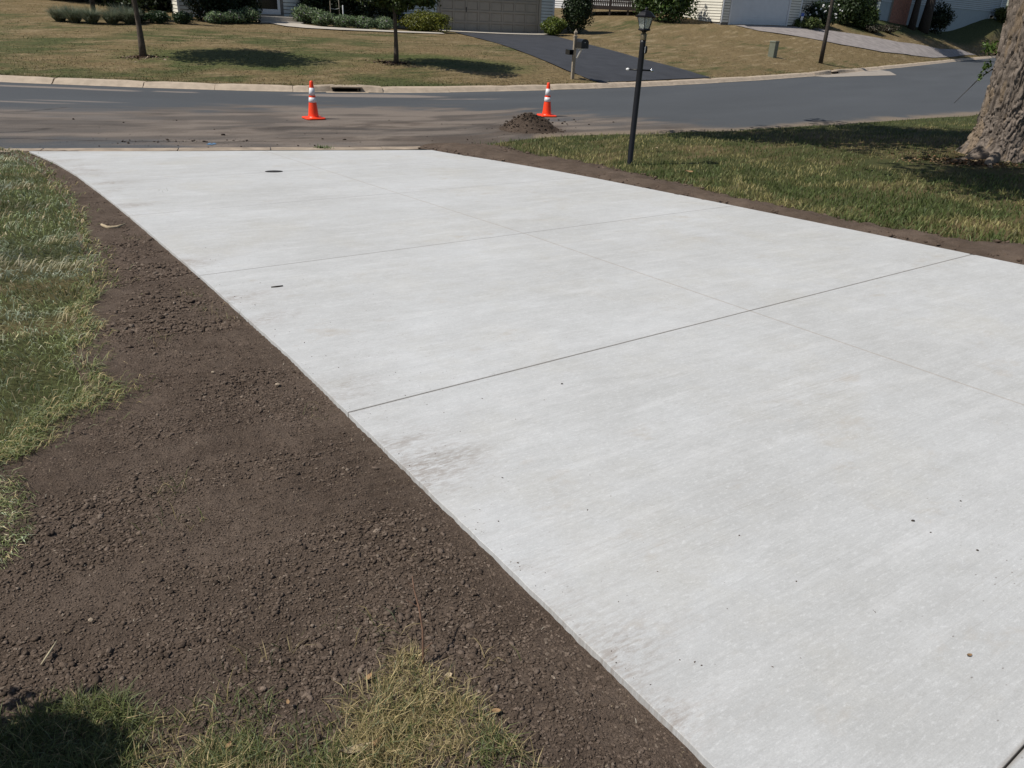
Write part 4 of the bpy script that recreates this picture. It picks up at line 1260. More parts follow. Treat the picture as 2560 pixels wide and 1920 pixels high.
# bark plates: jittered cells, long in height, two sizes
def plates(nu, hz, seed, warp):
    U = AA / (2 * math.pi) * nu + warp * (fbm(AA * 5 + seed, ZZ * 4, 3, 402 + seed) - .5) * 2
    Vv = ZZ / hz + 1.2 * (fbm(AA * 9, ZZ * 2.5, 3, 401 + seed) - .5) * 2
    iu, iv = np.floor(U), np.floor(Vv)
    F1 = np.full(U.shape, 9.0); F2 = F1.copy(); ID = np.zeros(U.shape)
    for du in (-1, 0, 1):
        for dv_ in (-1, 0, 1):
            cu, cv = iu + du, iv + dv_
            cm = np.mod(cu, nu)
            pu = cu + .1 + .8 * hash2(cm, cv, 5 + seed); pv = cv + .05 + .9 * hash2(cm, cv, 6 + seed)
            dd = np.abs(U - pu) * 1.15 + np.abs(Vv - pv) * .75
            nw = dd < F1
            F2 = np.where(nw, F1, np.minimum(F2, dd)); ID = np.where(nw, hash2(cm, cv, 7 + seed), ID); F1 = np.where(nw, dd, F1)
    return smooth((F2 - F1) / .45), ID
pl_, ID = plates(40, .34, 0, 1.3)
pl2, ID2 = plates(96, .085, 30, 1.0)
fur = fbm(AA * 16 + .8 * fbm(AA * 3, ZZ * 3, 2, 405), ZZ * 1.6, 3, 404)
rad = rad + .046 * pl_ * (.4 + .9 * ID) + .014 * pl2 * (.3 + ID2) - .022 + .045 * (fur - .5) + .012 * (fbm(AA * 40, ZZ * 14, 3, 407) - .5)
tilt = -.075 * ZZ
X = rad * np.cos(AA) + tilt; Y = rad * np.sin(AA)
mixid = np.clip(.45 * ID + .35 * ID2 + .9 * (fur - .4), 0, 1)
bc = np.array([.085, .070, .059]) + (np.array([.225, .188, .160]) - np.array([.085, .070, .059])) * mixid[..., None]
tan_ = smooth((fbm(AA * 5, ZZ * 2.5, 3, 406) - .54) / .12)[..., None]
bc = bc + (np.array([.27, .20, .13]) - bc) * tan_ * .45
i = np.arange(nz - 1)[:, None] * na + np.arange(na)[None, :]
j = np.arange(nz - 1)[:, None] * na + (np.arange(na)[None, :] + 1) % na
add_obj('trunk', np_mesh('trunk', np.c_[X.ravel(), Y.ravel(), ZZ.ravel()], [np.stack([i, j, j + na, i + na], -1).reshape(-1, 4)], bc.reshape(-1, 3)), M['bark'], big, smooth_=True)
mb = MB(); mb.tube([(-.70, -.50, .16), (-1.05, -.66, .12), (-1.45, -.74, .09), (-1.7, -.74, .04)], [.09, .05, .035, .02], 10, .3); mb.build('root', plain('root_bark', (.20, .16, .125), .9, .3, 20, bstr=.5, bscale=60), big, smooth_=True)
mb = MB(); mb.tube([(-.7, -.8, .18), (-1.0, -1.15, .15), (-1.15, -1.6, .07)], [.11, .06, .03], 10, .25); mb.build('root', plain('root_bark', (.20, .16, .125), .9, .3, 20, bstr=.5, bscale=60), big, smooth_=True)
mb = MB()
ends = []
for a, rr_, zt in ((2.95, 7.6, 5.4), (3.02, 8.7, 5.0), (3.78, 7.6, 5.2), (3.14, 8.2, 5.3), (3.92, 7.0, 5.5), (4.05, 5.8, 5.8), (2.6, 5.6, 6.2), (1.2, 4, 7.5), (.2, 4, 8), (5.2, 4, 7.5), (4.4, 4.6, 6.4), (0, .4, 9.5)):
    e = Vector((math.cos(a) * rr_, math.sin(a) * rr_, zt)); b_ = Vector((.08, 0, 4.3))
    m1 = b_.lerp(e, .45) + Vector((0, 0, .9))
    mb.tube([b_ - Vector((0, 0, .5)), b_ + (m1 - b_) * .4, m1, e], [.34, .26, .17, .05], 8, .1); ends.append((m1, e))
mb.build('limbs', M['dark_bark'], big, smooth_=True)
cl = []
for m1, e in ends:
    for f in (.1, .4, .7, 1.0):
        p = m1.lerp(e, f)
        for k in range(3):
            cl.append((p.x + random.uniform(-.9, .9), p.y + random.uniform(-.9, .9), max(4.2, p.z + random.uniform(-.5, .9)), random.uniform(.8, 1.4), random.uniform(.8, 1.4), random.uniform(.4, .75), 250))
def sunlit(c):
    k = (c[2] - 1.3) / math.tan(SUN_EL)
    return math.hypot(c[0] + math.cos(SUN_DIR) * k, c[1] + math.sin(SUN_DIR) * k) > 1.9
leaves_obj('crown', [c for c in cl if sunlit(c)], .20, LG, [2, 3, 1, 2], big)
mb = MB(); mb.tube([(-.60, .30, 1.62), (-.76, .36, 1.45), (-1.06, .44, .98)], [.012, .010, .004], 6); mb.build('dead_twig', M['dark_bark'], big)
for q in [(-.74, .34, 1.98, .17, .15, .13, 130), (-.70, .33, 1.66, .09, .09, .12, 50), (-.76, .34, 1.48, .05, .05, .09, 26)]:
    tag(leaves_obj('sprout', [q], .055, [(.07, .125, .02), (.10, .16, .035)], [1, 1], big), kind='stuff')

# ---- background trees
def bg_tree(x, y, trunk_r, crown, nleaf, size, name, label, cols=LG, wts=(3, 2, .6, 3), group=None, th=None, bark='dark_bark'):
    """crown: list of (dx,dy,z,rx,ry,rz) above ground"""
    t = thing(name, label, 'tree', (x, y, H(x, y) - .1), 0, group)
    top = th or max(c[2] for c in crown)
    mb = trunk_mesh([(0, 0, 0), (.04, .03, top * .3), (-.03, .05, top * .6), (0, 0, top)], [trunk_r * 1.35, trunk_r, trunk_r * .8, trunk_r * .35], 12, .12)
    for k in range(6):
        a = k * 1.1; b_ = Vector((0, 0, top * (.35 + .09 * k)))
        mb.tube([b_, b_ + Vector((math.cos(a), math.sin(a), .6)) * crown[0][3] * .6], [trunk_r * .4, trunk_r * .12], 6)
    mb.build('trunk', M[bark], t, smooth_=True)
    V = sum(c[3] * c[4] * c[5] for c in crown)
    leaves_obj('crown', [(*c, max(60, int(nleaf * c[3] * c[4] * c[5] / V))) for c in crown], size, cols, wts, t)
    return t
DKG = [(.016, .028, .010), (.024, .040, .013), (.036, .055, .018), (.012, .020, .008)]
def lumps(z0, z1, r, n, rz=None):
    out = []
    for k in range(n):
        a = k * 2.399; f = (k + .5) / n
        rr_ = r * math.sqrt(f)
        out.append((rr_ * math.cos(a) * .75, rr_ * math.sin(a) * .75, random.uniform(z0, z1), r * .42, r * .42, rz or (z1 - z0) * .28))
    return out
GW = 'dark trees behind the left-hand lawn'
bgl = [(-27.2, 46.2, 'leftmost dark spreading tree behind the rising lawn'), (-24.3, 45.2, 'dark tree behind the crest of the lawn'), (-21.6, 44.3, 'dark tree behind the blue-grey ornamental grasses'),
       (-19.0, 43.2, 'dark tree just left of the lit house end wall')]
for x, y, lb in bgl:
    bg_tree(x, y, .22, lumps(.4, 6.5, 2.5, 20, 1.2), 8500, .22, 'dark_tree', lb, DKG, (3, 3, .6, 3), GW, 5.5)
bg_tree(-34, 35, .2, lumps(2.8, 7.5, 2.6, 10, 1.2), 3500, .22, 'shade_tree', 'tall tree left of the picture shading the upper left lawn', LG, (3, 2, .6, 3))
t = bg_tree(-18.35, 35.2, .075, lumps(3.2, 5.6, 1.6, 8, .8), 2400, .14, 'slim_tree', 'slim dark trunk rising from the ornamental grass bed', DKG, (3, 3, 1, 2))
t = bg_tree(-17.75, 37.6, .06, lumps(3.4, 5.4, 1.4, 7, .8), 2000, .14, 'slim_tree', 'thinner pale trunk behind the ornamental grass bed', DKG, (3, 3, 1, 2), bark='brown_bark')
bg_tree(26.6, 67.2, .42, lumps(5.5, 12, 4.5, 14, 1.5), 6000, .3, 'street_tree', 'stout brown trunk left of the brick house corner', LG, (3, 2, .5, 3), 'trees before the brick and grey house', 8, 'brown_bark')
off = lambda L, dx, dy: [(a + dx, b_ + dy, *r_) for a, b_, *r_ in L]
bg_tree(32.5, 72.2, .24, off(lumps(6.5, 10, 3.6, 14, 1.3), -2.5, 2.5), 6000, .34, 'street_tree', 'slim black trunk in front of the brick pillar', LG, (3, 2, .5, 3), 'trees before the brick and grey house', 8)
bg_tree(34.2, 73.6, .36, off(lumps(6.5, 10.5, 4.0, 16, 1.3), -2.0, 3.2), 7000, .34, 'street_tree', 'thick black trunk right of the brick pillar', LG, (3, 2, .5, 3), 'trees before the brick and grey house', 8)
for x, y, lb in ((29.6, 79.0, 'unseen tree added behind the brick end of the grey house for shade'), (37.0, 86.5, 'unseen tree added behind the middle of the grey house for shade'), (42.0, 92.0, 'unseen tree added behind the far end of the grey house for shade')):
    bg_tree(x, y, .4, lumps(8.8, 13.5, 6.0, 22, 1.4), 11000, .36, 'shade_tree', lb, LG, (3, 2, .5, 3), 'unseen trees added behind the grey house for shade', 11)  # hidden trees added so their high crowns shade the lawn in front

# ================================================================== SHRUBS AND PLANTS
def shrub(name, label, x, y, rx, ry, h, n, size, cols, wts, group=None, cat='shrub', z0=.02, lumpy=7, tall=False, outward=.7):
    z = H(x, y)
    t = thing(name, label, cat, (x, y, z - .02), 0, group)
    cl = [(0, 0, z0 + h * .5, rx * .86, ry * .86, h * .52, int(n * .55))]
    for k in range(lumpy):
        a = k * 2.4 + x
        cl.append((rx * .55 * math.cos(a), ry * .55 * math.sin(a), z0 + h * random.uniform(.25, .72), rx * random.uniform(.42, .58), ry * random.uniform(.42, .58), h * random.uniform(.22, .34), int(n * .45 / lumpy)))
    leaves_obj('foliage', cl, size, cols, wts, t, outward=outward)
    mb = MB()
    for k in range(5):
        a = k * 1.26
        mb.tube([(0, 0, 0), (rx * .3 * math.cos(a), ry * .3 * math.sin(a), h * .35), (rx * .5 * math.cos(a), ry * .5 * math.sin(a), h * .7)], [.03, .02, .008], 5)
    tag(mb.build('stems', M['dark_bark'], t), kind='stuff')
    return t
YG = [(.115, .125, .014), (.16, .165, .022), (.075, .09, .012), (.05, .065, .012)]
shrub('yellow_shrub', 'wide clipped yellow-green shrub left of the tan garage door', -5.35, 43.05, 1.42, 1.0, .98, 9000, .085, YG, [3, 3, 2, 1], 'yellow-green shrubs by the garage')
shrub('yellow_shrub', 'round yellow-green shrub right of the tan garage door', 1.35, 47.35, .80, .75, .98, 6000, .085, [(.10, .135, .018), (.14, .17, .024), (.06, .085, .014)], [3, 2, 2], 'yellow-green shrubs by the garage')
shrub('arborvitae', 'tall dark rounded evergreen right of the garage', 2.75, 49.1, 1.02, 1.0, 3.3, 11000, .10, [(.022, .040, .012), (.032, .055, .016), (.014, .026, .009)], [3, 2, 3], cat='evergreen')
GE = 'dark evergreens along the house front'
for x, y, rx, h, lb in [(-15.0, 38.2, .9, 3.0, 'black-green evergreen hiding the left corner of the house'), (-14.45, 38.7, .8, 2.6, 'dark evergreen second from the left house corner'), (-13.9, 39.2, .75, 2.4, 'dark evergreen third from the left house corner'), (-13.35, 39.75, .65, 2.5, 'brownish dark evergreen just left of the front steps'),
                        (-10.9, 42.3, .85, 2.8, 'tall dark evergreen just right of the front door'), (-9.7, 42.6, .9, 2.5, 'dark evergreen behind the thin garden stakes'), (-8.5, 43.0, .9, 2.6, 'dark evergreen behind the middle of the flower bed'), (-7.3, 43.4, .85, 2.5, 'dark evergreen behind the right end of the flower bed')]:
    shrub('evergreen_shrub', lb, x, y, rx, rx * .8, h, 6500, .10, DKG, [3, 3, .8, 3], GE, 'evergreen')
GC = 'grey-green mounds of catmint by the walk'
CM = [(.125, .185, .085), (.16, .23, .11), (.09, .135, .06), (.15, .13, .15), (.22, .27, .13)]
for x, y, rx, h, lb in [(-14.05, 37.55, .62, .52, 'pale green low plants at the left end of the left bed'), (-13.55, 38.35, .6, .58, 'pale green mound in the middle of the left bed'), (-13.15, 39.15, .62, .72, 'tallest pale green mound beside the front steps'),
                        (-11.1, 41.4, .75, .85, 'grey-green mound with flower spikes right of the steps'), (-10.0, 40.6, .75, .72, 'grey-green mound left of the garden stakes'), (-9.0, 40.6, .7, .6, 'grey-green mound in front of the garden stakes'), (-8.1, 40.9, .65, .6, 'purplish mound in the middle of the flower bed'), (-7.2, 41.4, .7, .62, 'grey-green mound at the right end of the flower bed')]:
    shrub('catmint', lb, x, y, rx, .6, h, 2600, .07, CM, [3, 3, 2, 1.2, 1], GC, 'plant')
for x, y, rx, h, lb in [(-16.25, 34.7, .5, .55, 'dark low shrub behind the far left young trunk'), (-15.55, 35.0, .55, .5, 'small dark green shrub left of the round one'), (-14.75, 35.6, .45, .5, 'small round dark green shrub before the evergreens')]:
    shrub('low_shrub', lb, x, y, rx, .5, h, 2200, .07, [(.025, .05, .018), (.035, .065, .022), (.018, .034, .012)], [2, 2, 2], 'low dark shrubs left of the house')
# ornamental grasses: fountains of long blades
for x, y, h, lb in [(-19.15, 34.0, .85, 'leftmost fountain of blue-grey ornamental grass'), (-18.4, 33.7, .92, 'second fountain of blue-grey ornamental grass from the left'), (-17.65, 33.6, .9, 'middle fountain of pale ornamental grass'),
                    (-16.9, 33.75, .85, 'ornamental grass fountain fourth from the left'), (-16.35, 34.1, .95, 'rightmost olive ornamental grass clump behind the young trunk'), (-17.3, 35.2, .9, 'ornamental grass clump at the back beside the slim trunk')]:
    t = thing('ornamental_grass', lb, 'ornamental grass', (x, y, H(x, y) - .02), 0, 'ornamental grasses on the left lawn')
    m_ = 1500
    a = rng.random(m_) * 6.283; r_ = .14 * np.sqrt(rng.random(m_))
    P = np.c_[r_ * np.cos(a), r_ * np.sin(a)]
    blades_obj('blades', [blade_arrays(P, np.zeros(m_), h * .74 * (.6 + .55 * rng.random(m_)), .012 + .010 * rng.random(m_), a + rng.normal(0, .4, m_), np.clip(rng.normal(.75, .28, m_), .05, 1.3), pick([(.17, .205, .14), (.22, .25, .185), (.12, .15, .095), (.29, .27, .18)], [3, 2, 2, 1], m_))], t)
BG_ = [(.045, .085, .018), (.07, .12, .026), (.03, .055, .014), (.10, .15, .04)]
shrub('big_bush', 'big leafy green bush left of the lit white house wall', 9.0, 55.3, 2.0, 1.4, 3.4, 9000, .17, BG_, [3, 2, 3, 1], cat='bush', lumpy=12)
shrub('big_bush', 'smaller green bush partly in front of the dark deck', 7.6, 56.3, 1.0, 1.0, 2.6, 3800, .15, BG_, [3, 2, 3, 1], cat='bush', lumpy=8)
hy = shrub('hydrangea', 'dark bush dotted with white flower heads under the small window', 20.6, 60.2, 1.35, 1.0, 1.65, 4500, .12, [(.018, .034, .012), (.028, .05, .016)], [2, 2], cat='bush')
for k in range(22):
    a = k * 2.4; r_ = math.sqrt(random.random())
    p = Vector((1.25 * r_ * math.cos(a), -.55 - .4 * random.random(), .45 + 1.0 * random.random()))
    mb = MB(); mb.add(ICO * .075 * random.uniform(.7, 1.2) + np.array(p), [tuple(f) for f in ICF]); mb.build('flower_head', M['white_paint'], hy)
shrub('low_plants', 'bright green low plants at the corner of the white garage', 19.1, 58.3, 1.15, .8, .75, 2600, .11, [(.055, .085, .02), (.08, .11, .03), (.13, .14, .05)], [3, 2, 1], cat='plant')
for x, y, rx, h, lb in [(23.6, 63.5, 1.7, 2.9, 'large shadowed bush between the grey driveway houses'), (25.4, 66.5, 1.4, 2.8, 'shadowed bush just left of the stout brown trunk'), (25.1, 63.6, .9, 1.7, 'lighter green bush before the stout brown trunk')]:
    shrub('shade_bush', lb, x, y, rx, rx * .8, h, 4500, .16, [(.022, .042, .012), (.038, .062, .018), (.07, .10, .03)] if h > 2 else [(.06, .095, .025), (.09, .125, .04)], [3, 2, .6] if h > 2 else [1, 1], cat='bush')
for x, y, rx, lb in [(25.6, 63.1, .8, 'low grey-brown shrubs at the foot of the stout trunk'), (27.7, 65.4, .9, 'low dark shrub right of the stout trunk foot')]:
    shrub('dry_shrub', lb, x, y, rx, .6, .6, 1500, .11, [(.07, .06, .045), (.04, .045, .02), (.11, .09, .07)], [2, 2, 1])
shrub('yellowing_bush', 'yellow-green bush at the right end of the grey house', 48.8, 87.4, 1.6, 1.2, 1.6, 3000, .2, [(.09, .11, .03), (.14, .14, .045), (.05, .075, .02)], [3, 2, 2], cat='bush')
shrub('yellowing_bush', 'tall green bush behind the big trunk beyond the street', 52.3, 89.5, 1.8, 1.4, 3.2, 4000, .22, BG_, [3, 2, 2, 1], cat='bush')
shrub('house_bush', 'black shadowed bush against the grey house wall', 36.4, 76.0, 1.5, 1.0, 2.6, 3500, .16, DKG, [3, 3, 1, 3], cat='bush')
shrub('corner_shrub', 'leafy shrub just outside the lower left corner shading the grass', -1.52, .84, .36, .36, 1.0, 5200, .045, [(.03, .055, .014), (.045, .075, .02), (.02, .036, .01)], [2, 2, 2])
# weed in the gutter crack
q = np.c_[rng.normal(-3.46, .09, 70), rng.normal(13.42, .03, 70)]
o = (blades_obj('gutter_weed', [blade_arrays(q, np.full(70, .015), .04 + .05 * rng.random(70), np.full(70, .012), rng.random(70) * 6.28, np.clip(rng.normal(.6, .3, 70), .1, 1.2), pick([(.06, .13, .02), (.09, .16, .03)], [1, 1], 70))]))
tag(o, 'small green weed growing in the gutter crack', 'weed', kind='stuff')

# ================================================================== BUILDINGS
def siding(mb, x0, x1, z0, z1, y=0.0, ex=.16, d=.018, gap=.03):
    """lapped boards: each board face, its underside lip and the dark slot below the next board"""
    z = z0
    while z < z1 - .01:
        t_ = min(z + ex, z1)
        mb.add([(x0, y - d - .012, z), (x1, y - d - .012, z), (x1, y - .006, t_ - gap), (x0, y - .006, t_ - gap), (x0, y + .020, z), (x1, y + .020, z), (x1, y + .020, t_ - gap), (x0, y + .020, t_ - gap)],
               [(0, 1, 2, 3), (4, 5, 1, 0), (3, 2, 6, 7)])
        z = t_
def siding_side(mb, y0, y1, z0, z1, x, sg, ex=.16, d=.018, gap=.03):
    z = z0
    while z < z1 - .01:
        t_ = min(z + ex, z1)
        mb.add([(x + sg * (d + .012), y0, z), (x + sg * (d + .012), y1, z), (x + sg * .006, y1, t_ - gap), (x + sg * .006, y0, t_ - gap), (x - sg * .020, y0, z), (x - sg * .020, y1, z), (x - sg * .02, y1, t_ - gap), (x - sg * .02, y0, t_ - gap)],
               [(0, 1, 2, 3), (4, 5, 1, 0), (3, 2, 6, 7)])
        z = t_
def gable_roof(t, x0, x1, y0, y1, z, rise, mat='roof', over=.45):
    ym = (y0 + y1) / 2
    pr = [(y0 - over, z - .15), (ym, z + rise), (y1 + over, z - .15), (y1 + over, z + .03), (ym, z + rise + .2), (y0 - over, z + .03)]
    mb = MB(); mb.loft([[(x, py, pz) for py, pz in pr] for x in (x0 - over, x1 + over)])
    mb.build('roof', M[mat], t)

# ---- house 1 (tan garage)
E1 = math.atan2(.469, .883)
O1 = (-4.92 - .883 * 13.2, 45.72 - .469 * 13.2)
h1 = thing('house', 'grey-sided house with wide tan garage door and front steps', 'house', (O1[0], O1[1], 1.0), E1)
W1 = 20.35
mb = MB(); mb.box(0.051, W1 - .051, .051, 8.5, .24, 2.75); mb.build('wall', M['found_grey'], h1)
mb = MB(); mb.box(.05, W1 - .05, .05, 8.48, -1.2, .238); mb.build('foundation', M['tan_trim'], h1)
GX0, GX1 = 13.22, 19.32
DX0, DX1 = 3.55, 4.75
mb = MB(); siding(mb, .1, DX0 - .16, .24, 2.75, .03); siding(mb, DX1 + .16, 9.2, .24, 2.75, .03); siding(mb, 9.2, GX0 - .16, .24, 2.75, .03); siding(mb, GX1 + .16, W1 - .1, .24, 2.75, .03)
tag(mb.build('siding', M['siding_grey'], h1), kind='stuff')
mb = MB(); siding_side(mb, .1, 8.5, .24, 2.75, .03, -1); tag(mb.build('end_siding', M['siding_cream'], h1), 'sunlit pale siding on the end wall', kind='stuff')
for x in (.0, W1 - .1):
    mb = MB(); mb.box(x, x + .1, -.012, .028, .2, 2.75); mb.build('corner_board', M['white_trim'], h1)
gable_roof(h1, 0, W1, 0, 8.5, 2.75, 2.3)
gd = MB(); gd.box(GX0, GX1, .035, .050, -.10, 2.14); gdo = gd.build('garage_door', M['tan_door'], h1)
cols_, rows_ = 8, 4
pw, phh = (GX1 - GX0 - .16) / cols_, 2.2 / rows_
mb = MB()
for c in range(cols_ + 1):
    x = GX0 + .08 + c * pw
    mb.box(x - .045, x + .045, -.002, .034, -.10, 2.12)
mb.build('stiles', M['tan_door'], gdo)
for r_ in range(rows_ + 1):
    z = -.08 + r_ * phh
    mb = MB(); mb.box(GX0 + .04, GX1 - .04, -.009, .033, z - .045, z + .045); mb.build('rail', M['tan_door'], gdo)
pm = MB(); pm.loft([[(-pw / 2 + .06 + k, y, z) for k, y, z in ((0, .034, .06), )] + [(pw / 2 - .06, .034, .06), (pw / 2 - .06, .034, phh - .06), (-pw / 2 + .06, .034, phh - .06)], [(-pw / 2 + .09, .020, .09), (pw / 2 - .09, .020, .09), (pw / 2 - .09, .020, phh - .09), (-pw / 2 + .09, .020, phh - .09)]])
pme = bpy.data.meshes.new('door_panel'); pme.from_pydata(pm.v, [], pm.f); pme.update(); pme.materials.append(M['tan_door'])
for c in range(cols_):
    for r_ in range(rows_):
        add_obj('door_panel', pme, None, gdo, (GX0 + .08 + (c + .5) * pw, 0, -.08 + r_ * phh))
mb = MB(); mb.box(GX0 + .08 + 2 * pw - .02, GX0 + .08 + 2 * pw + .02, -.035, -.010, .95, 1.2, .005); mb.build('handle', M['black_paint'], gdo)
for x in (GX0 - .15, GX1 + .01):
    mb = MB(); mb.box(x, x + .14, -.03, .03, -.12, 2.28); mb.build('door_jamb', M['tan_trim'], h1)
mb = MB(); mb.box(GX0 - .008, GX1 + .008, -.028, .03, 2.142, 2.28); mb.build('door_header', M['tan_trim'], h1)
# entry door
mb = MB(); mb.box(DX0 + .12, DX1 - .12, .0, .03, .66, 2.7); ed = mb.build('front_door', M['dark_glass'], h1)
for x0_, x1_, z0_, z1_ in ((DX0, DX0 + .13, .47, 2.74), (DX1 - .13, DX1, .47, 2.74), (DX0 + .131, DX1 - .131, .47, .70)):
    mb = MB(); mb.box(x0_, x1_, -.04, .028, z0_, z1_, .006); mb.build('door_frame', M['white_trim'], h1)
mb = MB(); mb.box(DX0 - .15, DX1 + .15, -.02, .029, .24, .468); mb.build('sill_board', M['tan_trim'], h1)
st_ = thing('front_steps', 'two concrete front steps below the white framed door', 'steps', (O1[0], O1[1], 1.0), E1)
mb = MB(); mb.box(DX0 - .1, DX1 + .55, -1.0, -.05, .0, .40, .02); mb.build('upper_step', M['walk_concrete'], st_)
mb = MB(); mb.box(DX0 - .1, DX1 + .75, -1.55, -1.003, -.3, .20, .02); mb.build('lower_step', M['walk_concrete'], st_)
# stakes in the bed
for x, y, hh_, m_, lb in [(-9.85, 41.6, 1.15, 'post_wood', 'left thin grey garden stake in the flower bed'), (-9.45, 41.75, 1.3, 'post_wood', 'tallest thin grey garden stake in the flower bed'), (-9.22, 41.55, 1.0, 'white_paint', 'white garden stake in the flower bed')]:
    t = thing('garden_stake', lb, 'garden stake', (x, y, H(x, y) - .05), 0, 'stakes in the flower bed')
    mb = MB(); w_ = .02 if m_ != 'white_paint' else .032
    mb.loft([[(w_ * k * math.cos(a), w_ * k * math.sin(a), z) for a in np.linspace(0, 2 * math.pi, 8, endpoint=False)] for k, z in ((.3, 0), (1, .08), (1, hh_ - .03), (.6, hh_))]); mb.build('stake_shaft', M[m_], t, smooth_=True)
    if m_ == 'post_wood' and x < -9.6:
        mb = MB(); mb.tube([(0, 0, .82), (.2, .07, .78), (.4, .14, .83)], .009, 6); mb.build('tie_cord', M['white_paint'], t)

# ---- house 2 (white garage)
E2 = math.atan2(3.80, 6.22)
h2 = thing('house', 'cream-sided house with plain pale garage door beyond the dry lawn', 'house', (12.37, 54.85, 1.85), E2)
W2 = 7.3
mb = MB(); mb.box(.051, W2 - .051, .051, 9, .18, 3.1); mb.build('wall', M['found_grey'], h2)
mb = MB(); mb.box(.05, W2 - .05, .05, 8.98, -1.3, .178); mb.build('foundation', M['found_grey'], h2)
GA, GB = .78, 6.05
mb = MB(); siding(mb, .1, GA - .13, .18, 3.1, .03, .165); siding(mb, GB + .13, W2 - .1, .18, 3.1, .03, .165); tag(mb.build('siding', M['siding_cream'], h2), kind='stuff')
mb = MB(); siding_side(mb, .1, 9, .18, 3.1, .03, -1, .165); tag(mb.build('end_siding', M['siding_cream'], h2), 'sunlit white siding on the left wall', kind='stuff')
for x in (0, W2 - .1):
    mb = MB(); mb.box(x, x + .1, -.012, .028, .15, 3.1); mb.build('corner_board', M['white_trim'], h2)
gdo = thing('x', None, None); bpy.data.objects.remove(gdo)
mb = MB(); mb.box(GA + .01, GB - .01, .03, .049, -.02, 2.25); gdo = mb.build('garage_door', M['white_door'], h2)
for r_ in range(4):
    mb = MB(); z = -.01 + r_ * .56
    for k in range(4):
        mb.box(GA + .02, GB - .02, .012 + .003 * (k % 2), .029, z + k * .138, z + k * .138 + .130)
    tag(mb.build('door_section', M['white_door'], gdo), kind='stuff')
for x in (GA - .12, GB):
    mb = MB(); mb.box(x, x + .12, -.03, .03, -.1, 2.42); mb.build('door_jamb', M['white_trim'], h2)
mb = MB(); mb.box(GA - .005, GB + .005, -.028, .03, 2.262, 2.42); mb.build('door_header', M['white_trim'], h2)
gable_roof(h2, 0, W2, 0, 9, 3.1, 2.4)
# set-back wing with three small windows
mb = MB(); mb.box(W2 + .01, W2 + 8, 3.621, 9, .5, 3.1); mb.build('wing_wall', M['found_grey'], h2)
mb = MB(); siding(mb, W2 + .01, W2 + 8, .5, 3.1, 3.6, .165); tag(mb.build('wing_siding', M['siding_cream'], h2), kind='stuff')
mb = MB(); mb.box(W2 + .02, W2 + 7.98, 3.62, 8.98, -1, .498); mb.build('wing_foundation', M['found_grey'], h2)
for k, (xa, xb) in enumerate(((2.05, 2.50), (2.66, 3.36), (3.52, 3.97))):
    mb = MB(); mb.box(W2 + xa - .06, W2 + xb + .06, 3.555, 3.585, 1.30, 2.12); wf = mb.build('window', M['white_trim'], h2)
    mb = MB(); mb.box(W2 + xa, W2 + xb, 3.545, 3.556, 1.36, 2.06); mb.build('pane', M['dark_glass'], wf)
mb = MB()
pr = [(3.1, 2.95), (6.3, 4.9), (9.4, 2.95), (9.4, 3.1), (6.3, 5.1), (3.1, 3.1)]
mb.loft([[(x, py, pz) for py, pz in pr] for x in (W2 - .2, W2 + 8.4)]); mb.build('wing_roof', M['roof'], h2)
c2, s2 = math.cos(E2), math.sin(E2)
sgx, sgy = 12.37 + 6.85 * c2 + .6 * s2, 54.85 + 6.85 * s2 - .6 * c2
ys = thing('yard_sign', 'small blue and white sign at the corner of the pale garage', 'sign', (sgx, sgy, H(sgx, sgy)), E2)
mb = MB(); mb.box(-.02, .02, 0, .02, -.1, .55); mb.build('sign_stake', M['chrome'], ys)
mb = MB(); mb.box(-.13, .13, -.012, -.001, .50, .74, .004); mb.build('lower_plate', M['white_paint'], ys)
mb = MB(); mb.box(-.14, .14, -.014, -.001, .745, .95, .004); mb.build('upper_plate', M['blue_sign'], ys)

# ---- house 3 (grey, brick corner)
A3, B3 = np.array([28.4, 69.6]), np.array([49.9, 90.2])
d3 = (B3 - A3) / np.linalg.norm(B3 - A3); L3 = float(np.linalg.norm(B3 - A3))
E3 = math.atan2(d3[1], d3[0])
h3 = thing('house', 'blue-grey house with brick pillar in deep tree shade at upper right', 'house', (A3[0], A3[1], 2.3), E3)
def loc3(u):   # local x for a position fraction
    return u
mb = MB(); mb.box(.02, L3, .071, 9, 1.72, 4.6); mb.build('wall', M['found_grey'], h3)
mb = MB(); mb.box(.03, L3 - .02, .06, 8.98, -1.5, 1.715); mb.build('foundation', M['found_blue'], h3)
BR0, BR1 = 2.1, 5.6
mb = MB(); siding(mb, .02, BR0 - .02, 1.72, 4.6, .05, .17); siding(mb, BR1 + .02, L3, 1.72, 4.6, .05, .17); tag(mb.build('siding', M['siding_blue'], h3), kind='stuff')
mb = MB(); mb.box(BR0, BR1, -.09, .048, -1, 4.6); brk = mb.build('brick_pillar', M['mortar'], h3)
bme = MB(); 
z = -.4; row = 0; bl = MB()
while z < 4.55:
    x = BR0 + .004 - (.11 if row % 2 else 0)
    while x < BR1 - .02:
        xa, xb = max(x, BR0 + .004), min(x + .21, BR1 - .004)
        if xb - xa > .03: bl.box(xa, xb, -.104, -.089, z, z + .062)
        x += .222
    z += .075; row += 1
tag(bl.build('brick', M['brick'], brk), kind='stuff')
wx = L3 * .885
mb = MB(); mb.box(wx - .62, wx + .62, .01, .058, .62, 1.42); wf = mb.build('window', M['white_trim'], h3)
mb = MB(); mb.box(wx - .52, wx + .52, .0, .009, .70, 1.36); mb.build('pane', M['dark_glass'], wf)
mb = MB(); mb.tube([(wx + 1.55, -.05, .2), (wx + 1.55, -.05, 4.5)], .05, 8); mb.build('downspout', M['white_trim'], h3)
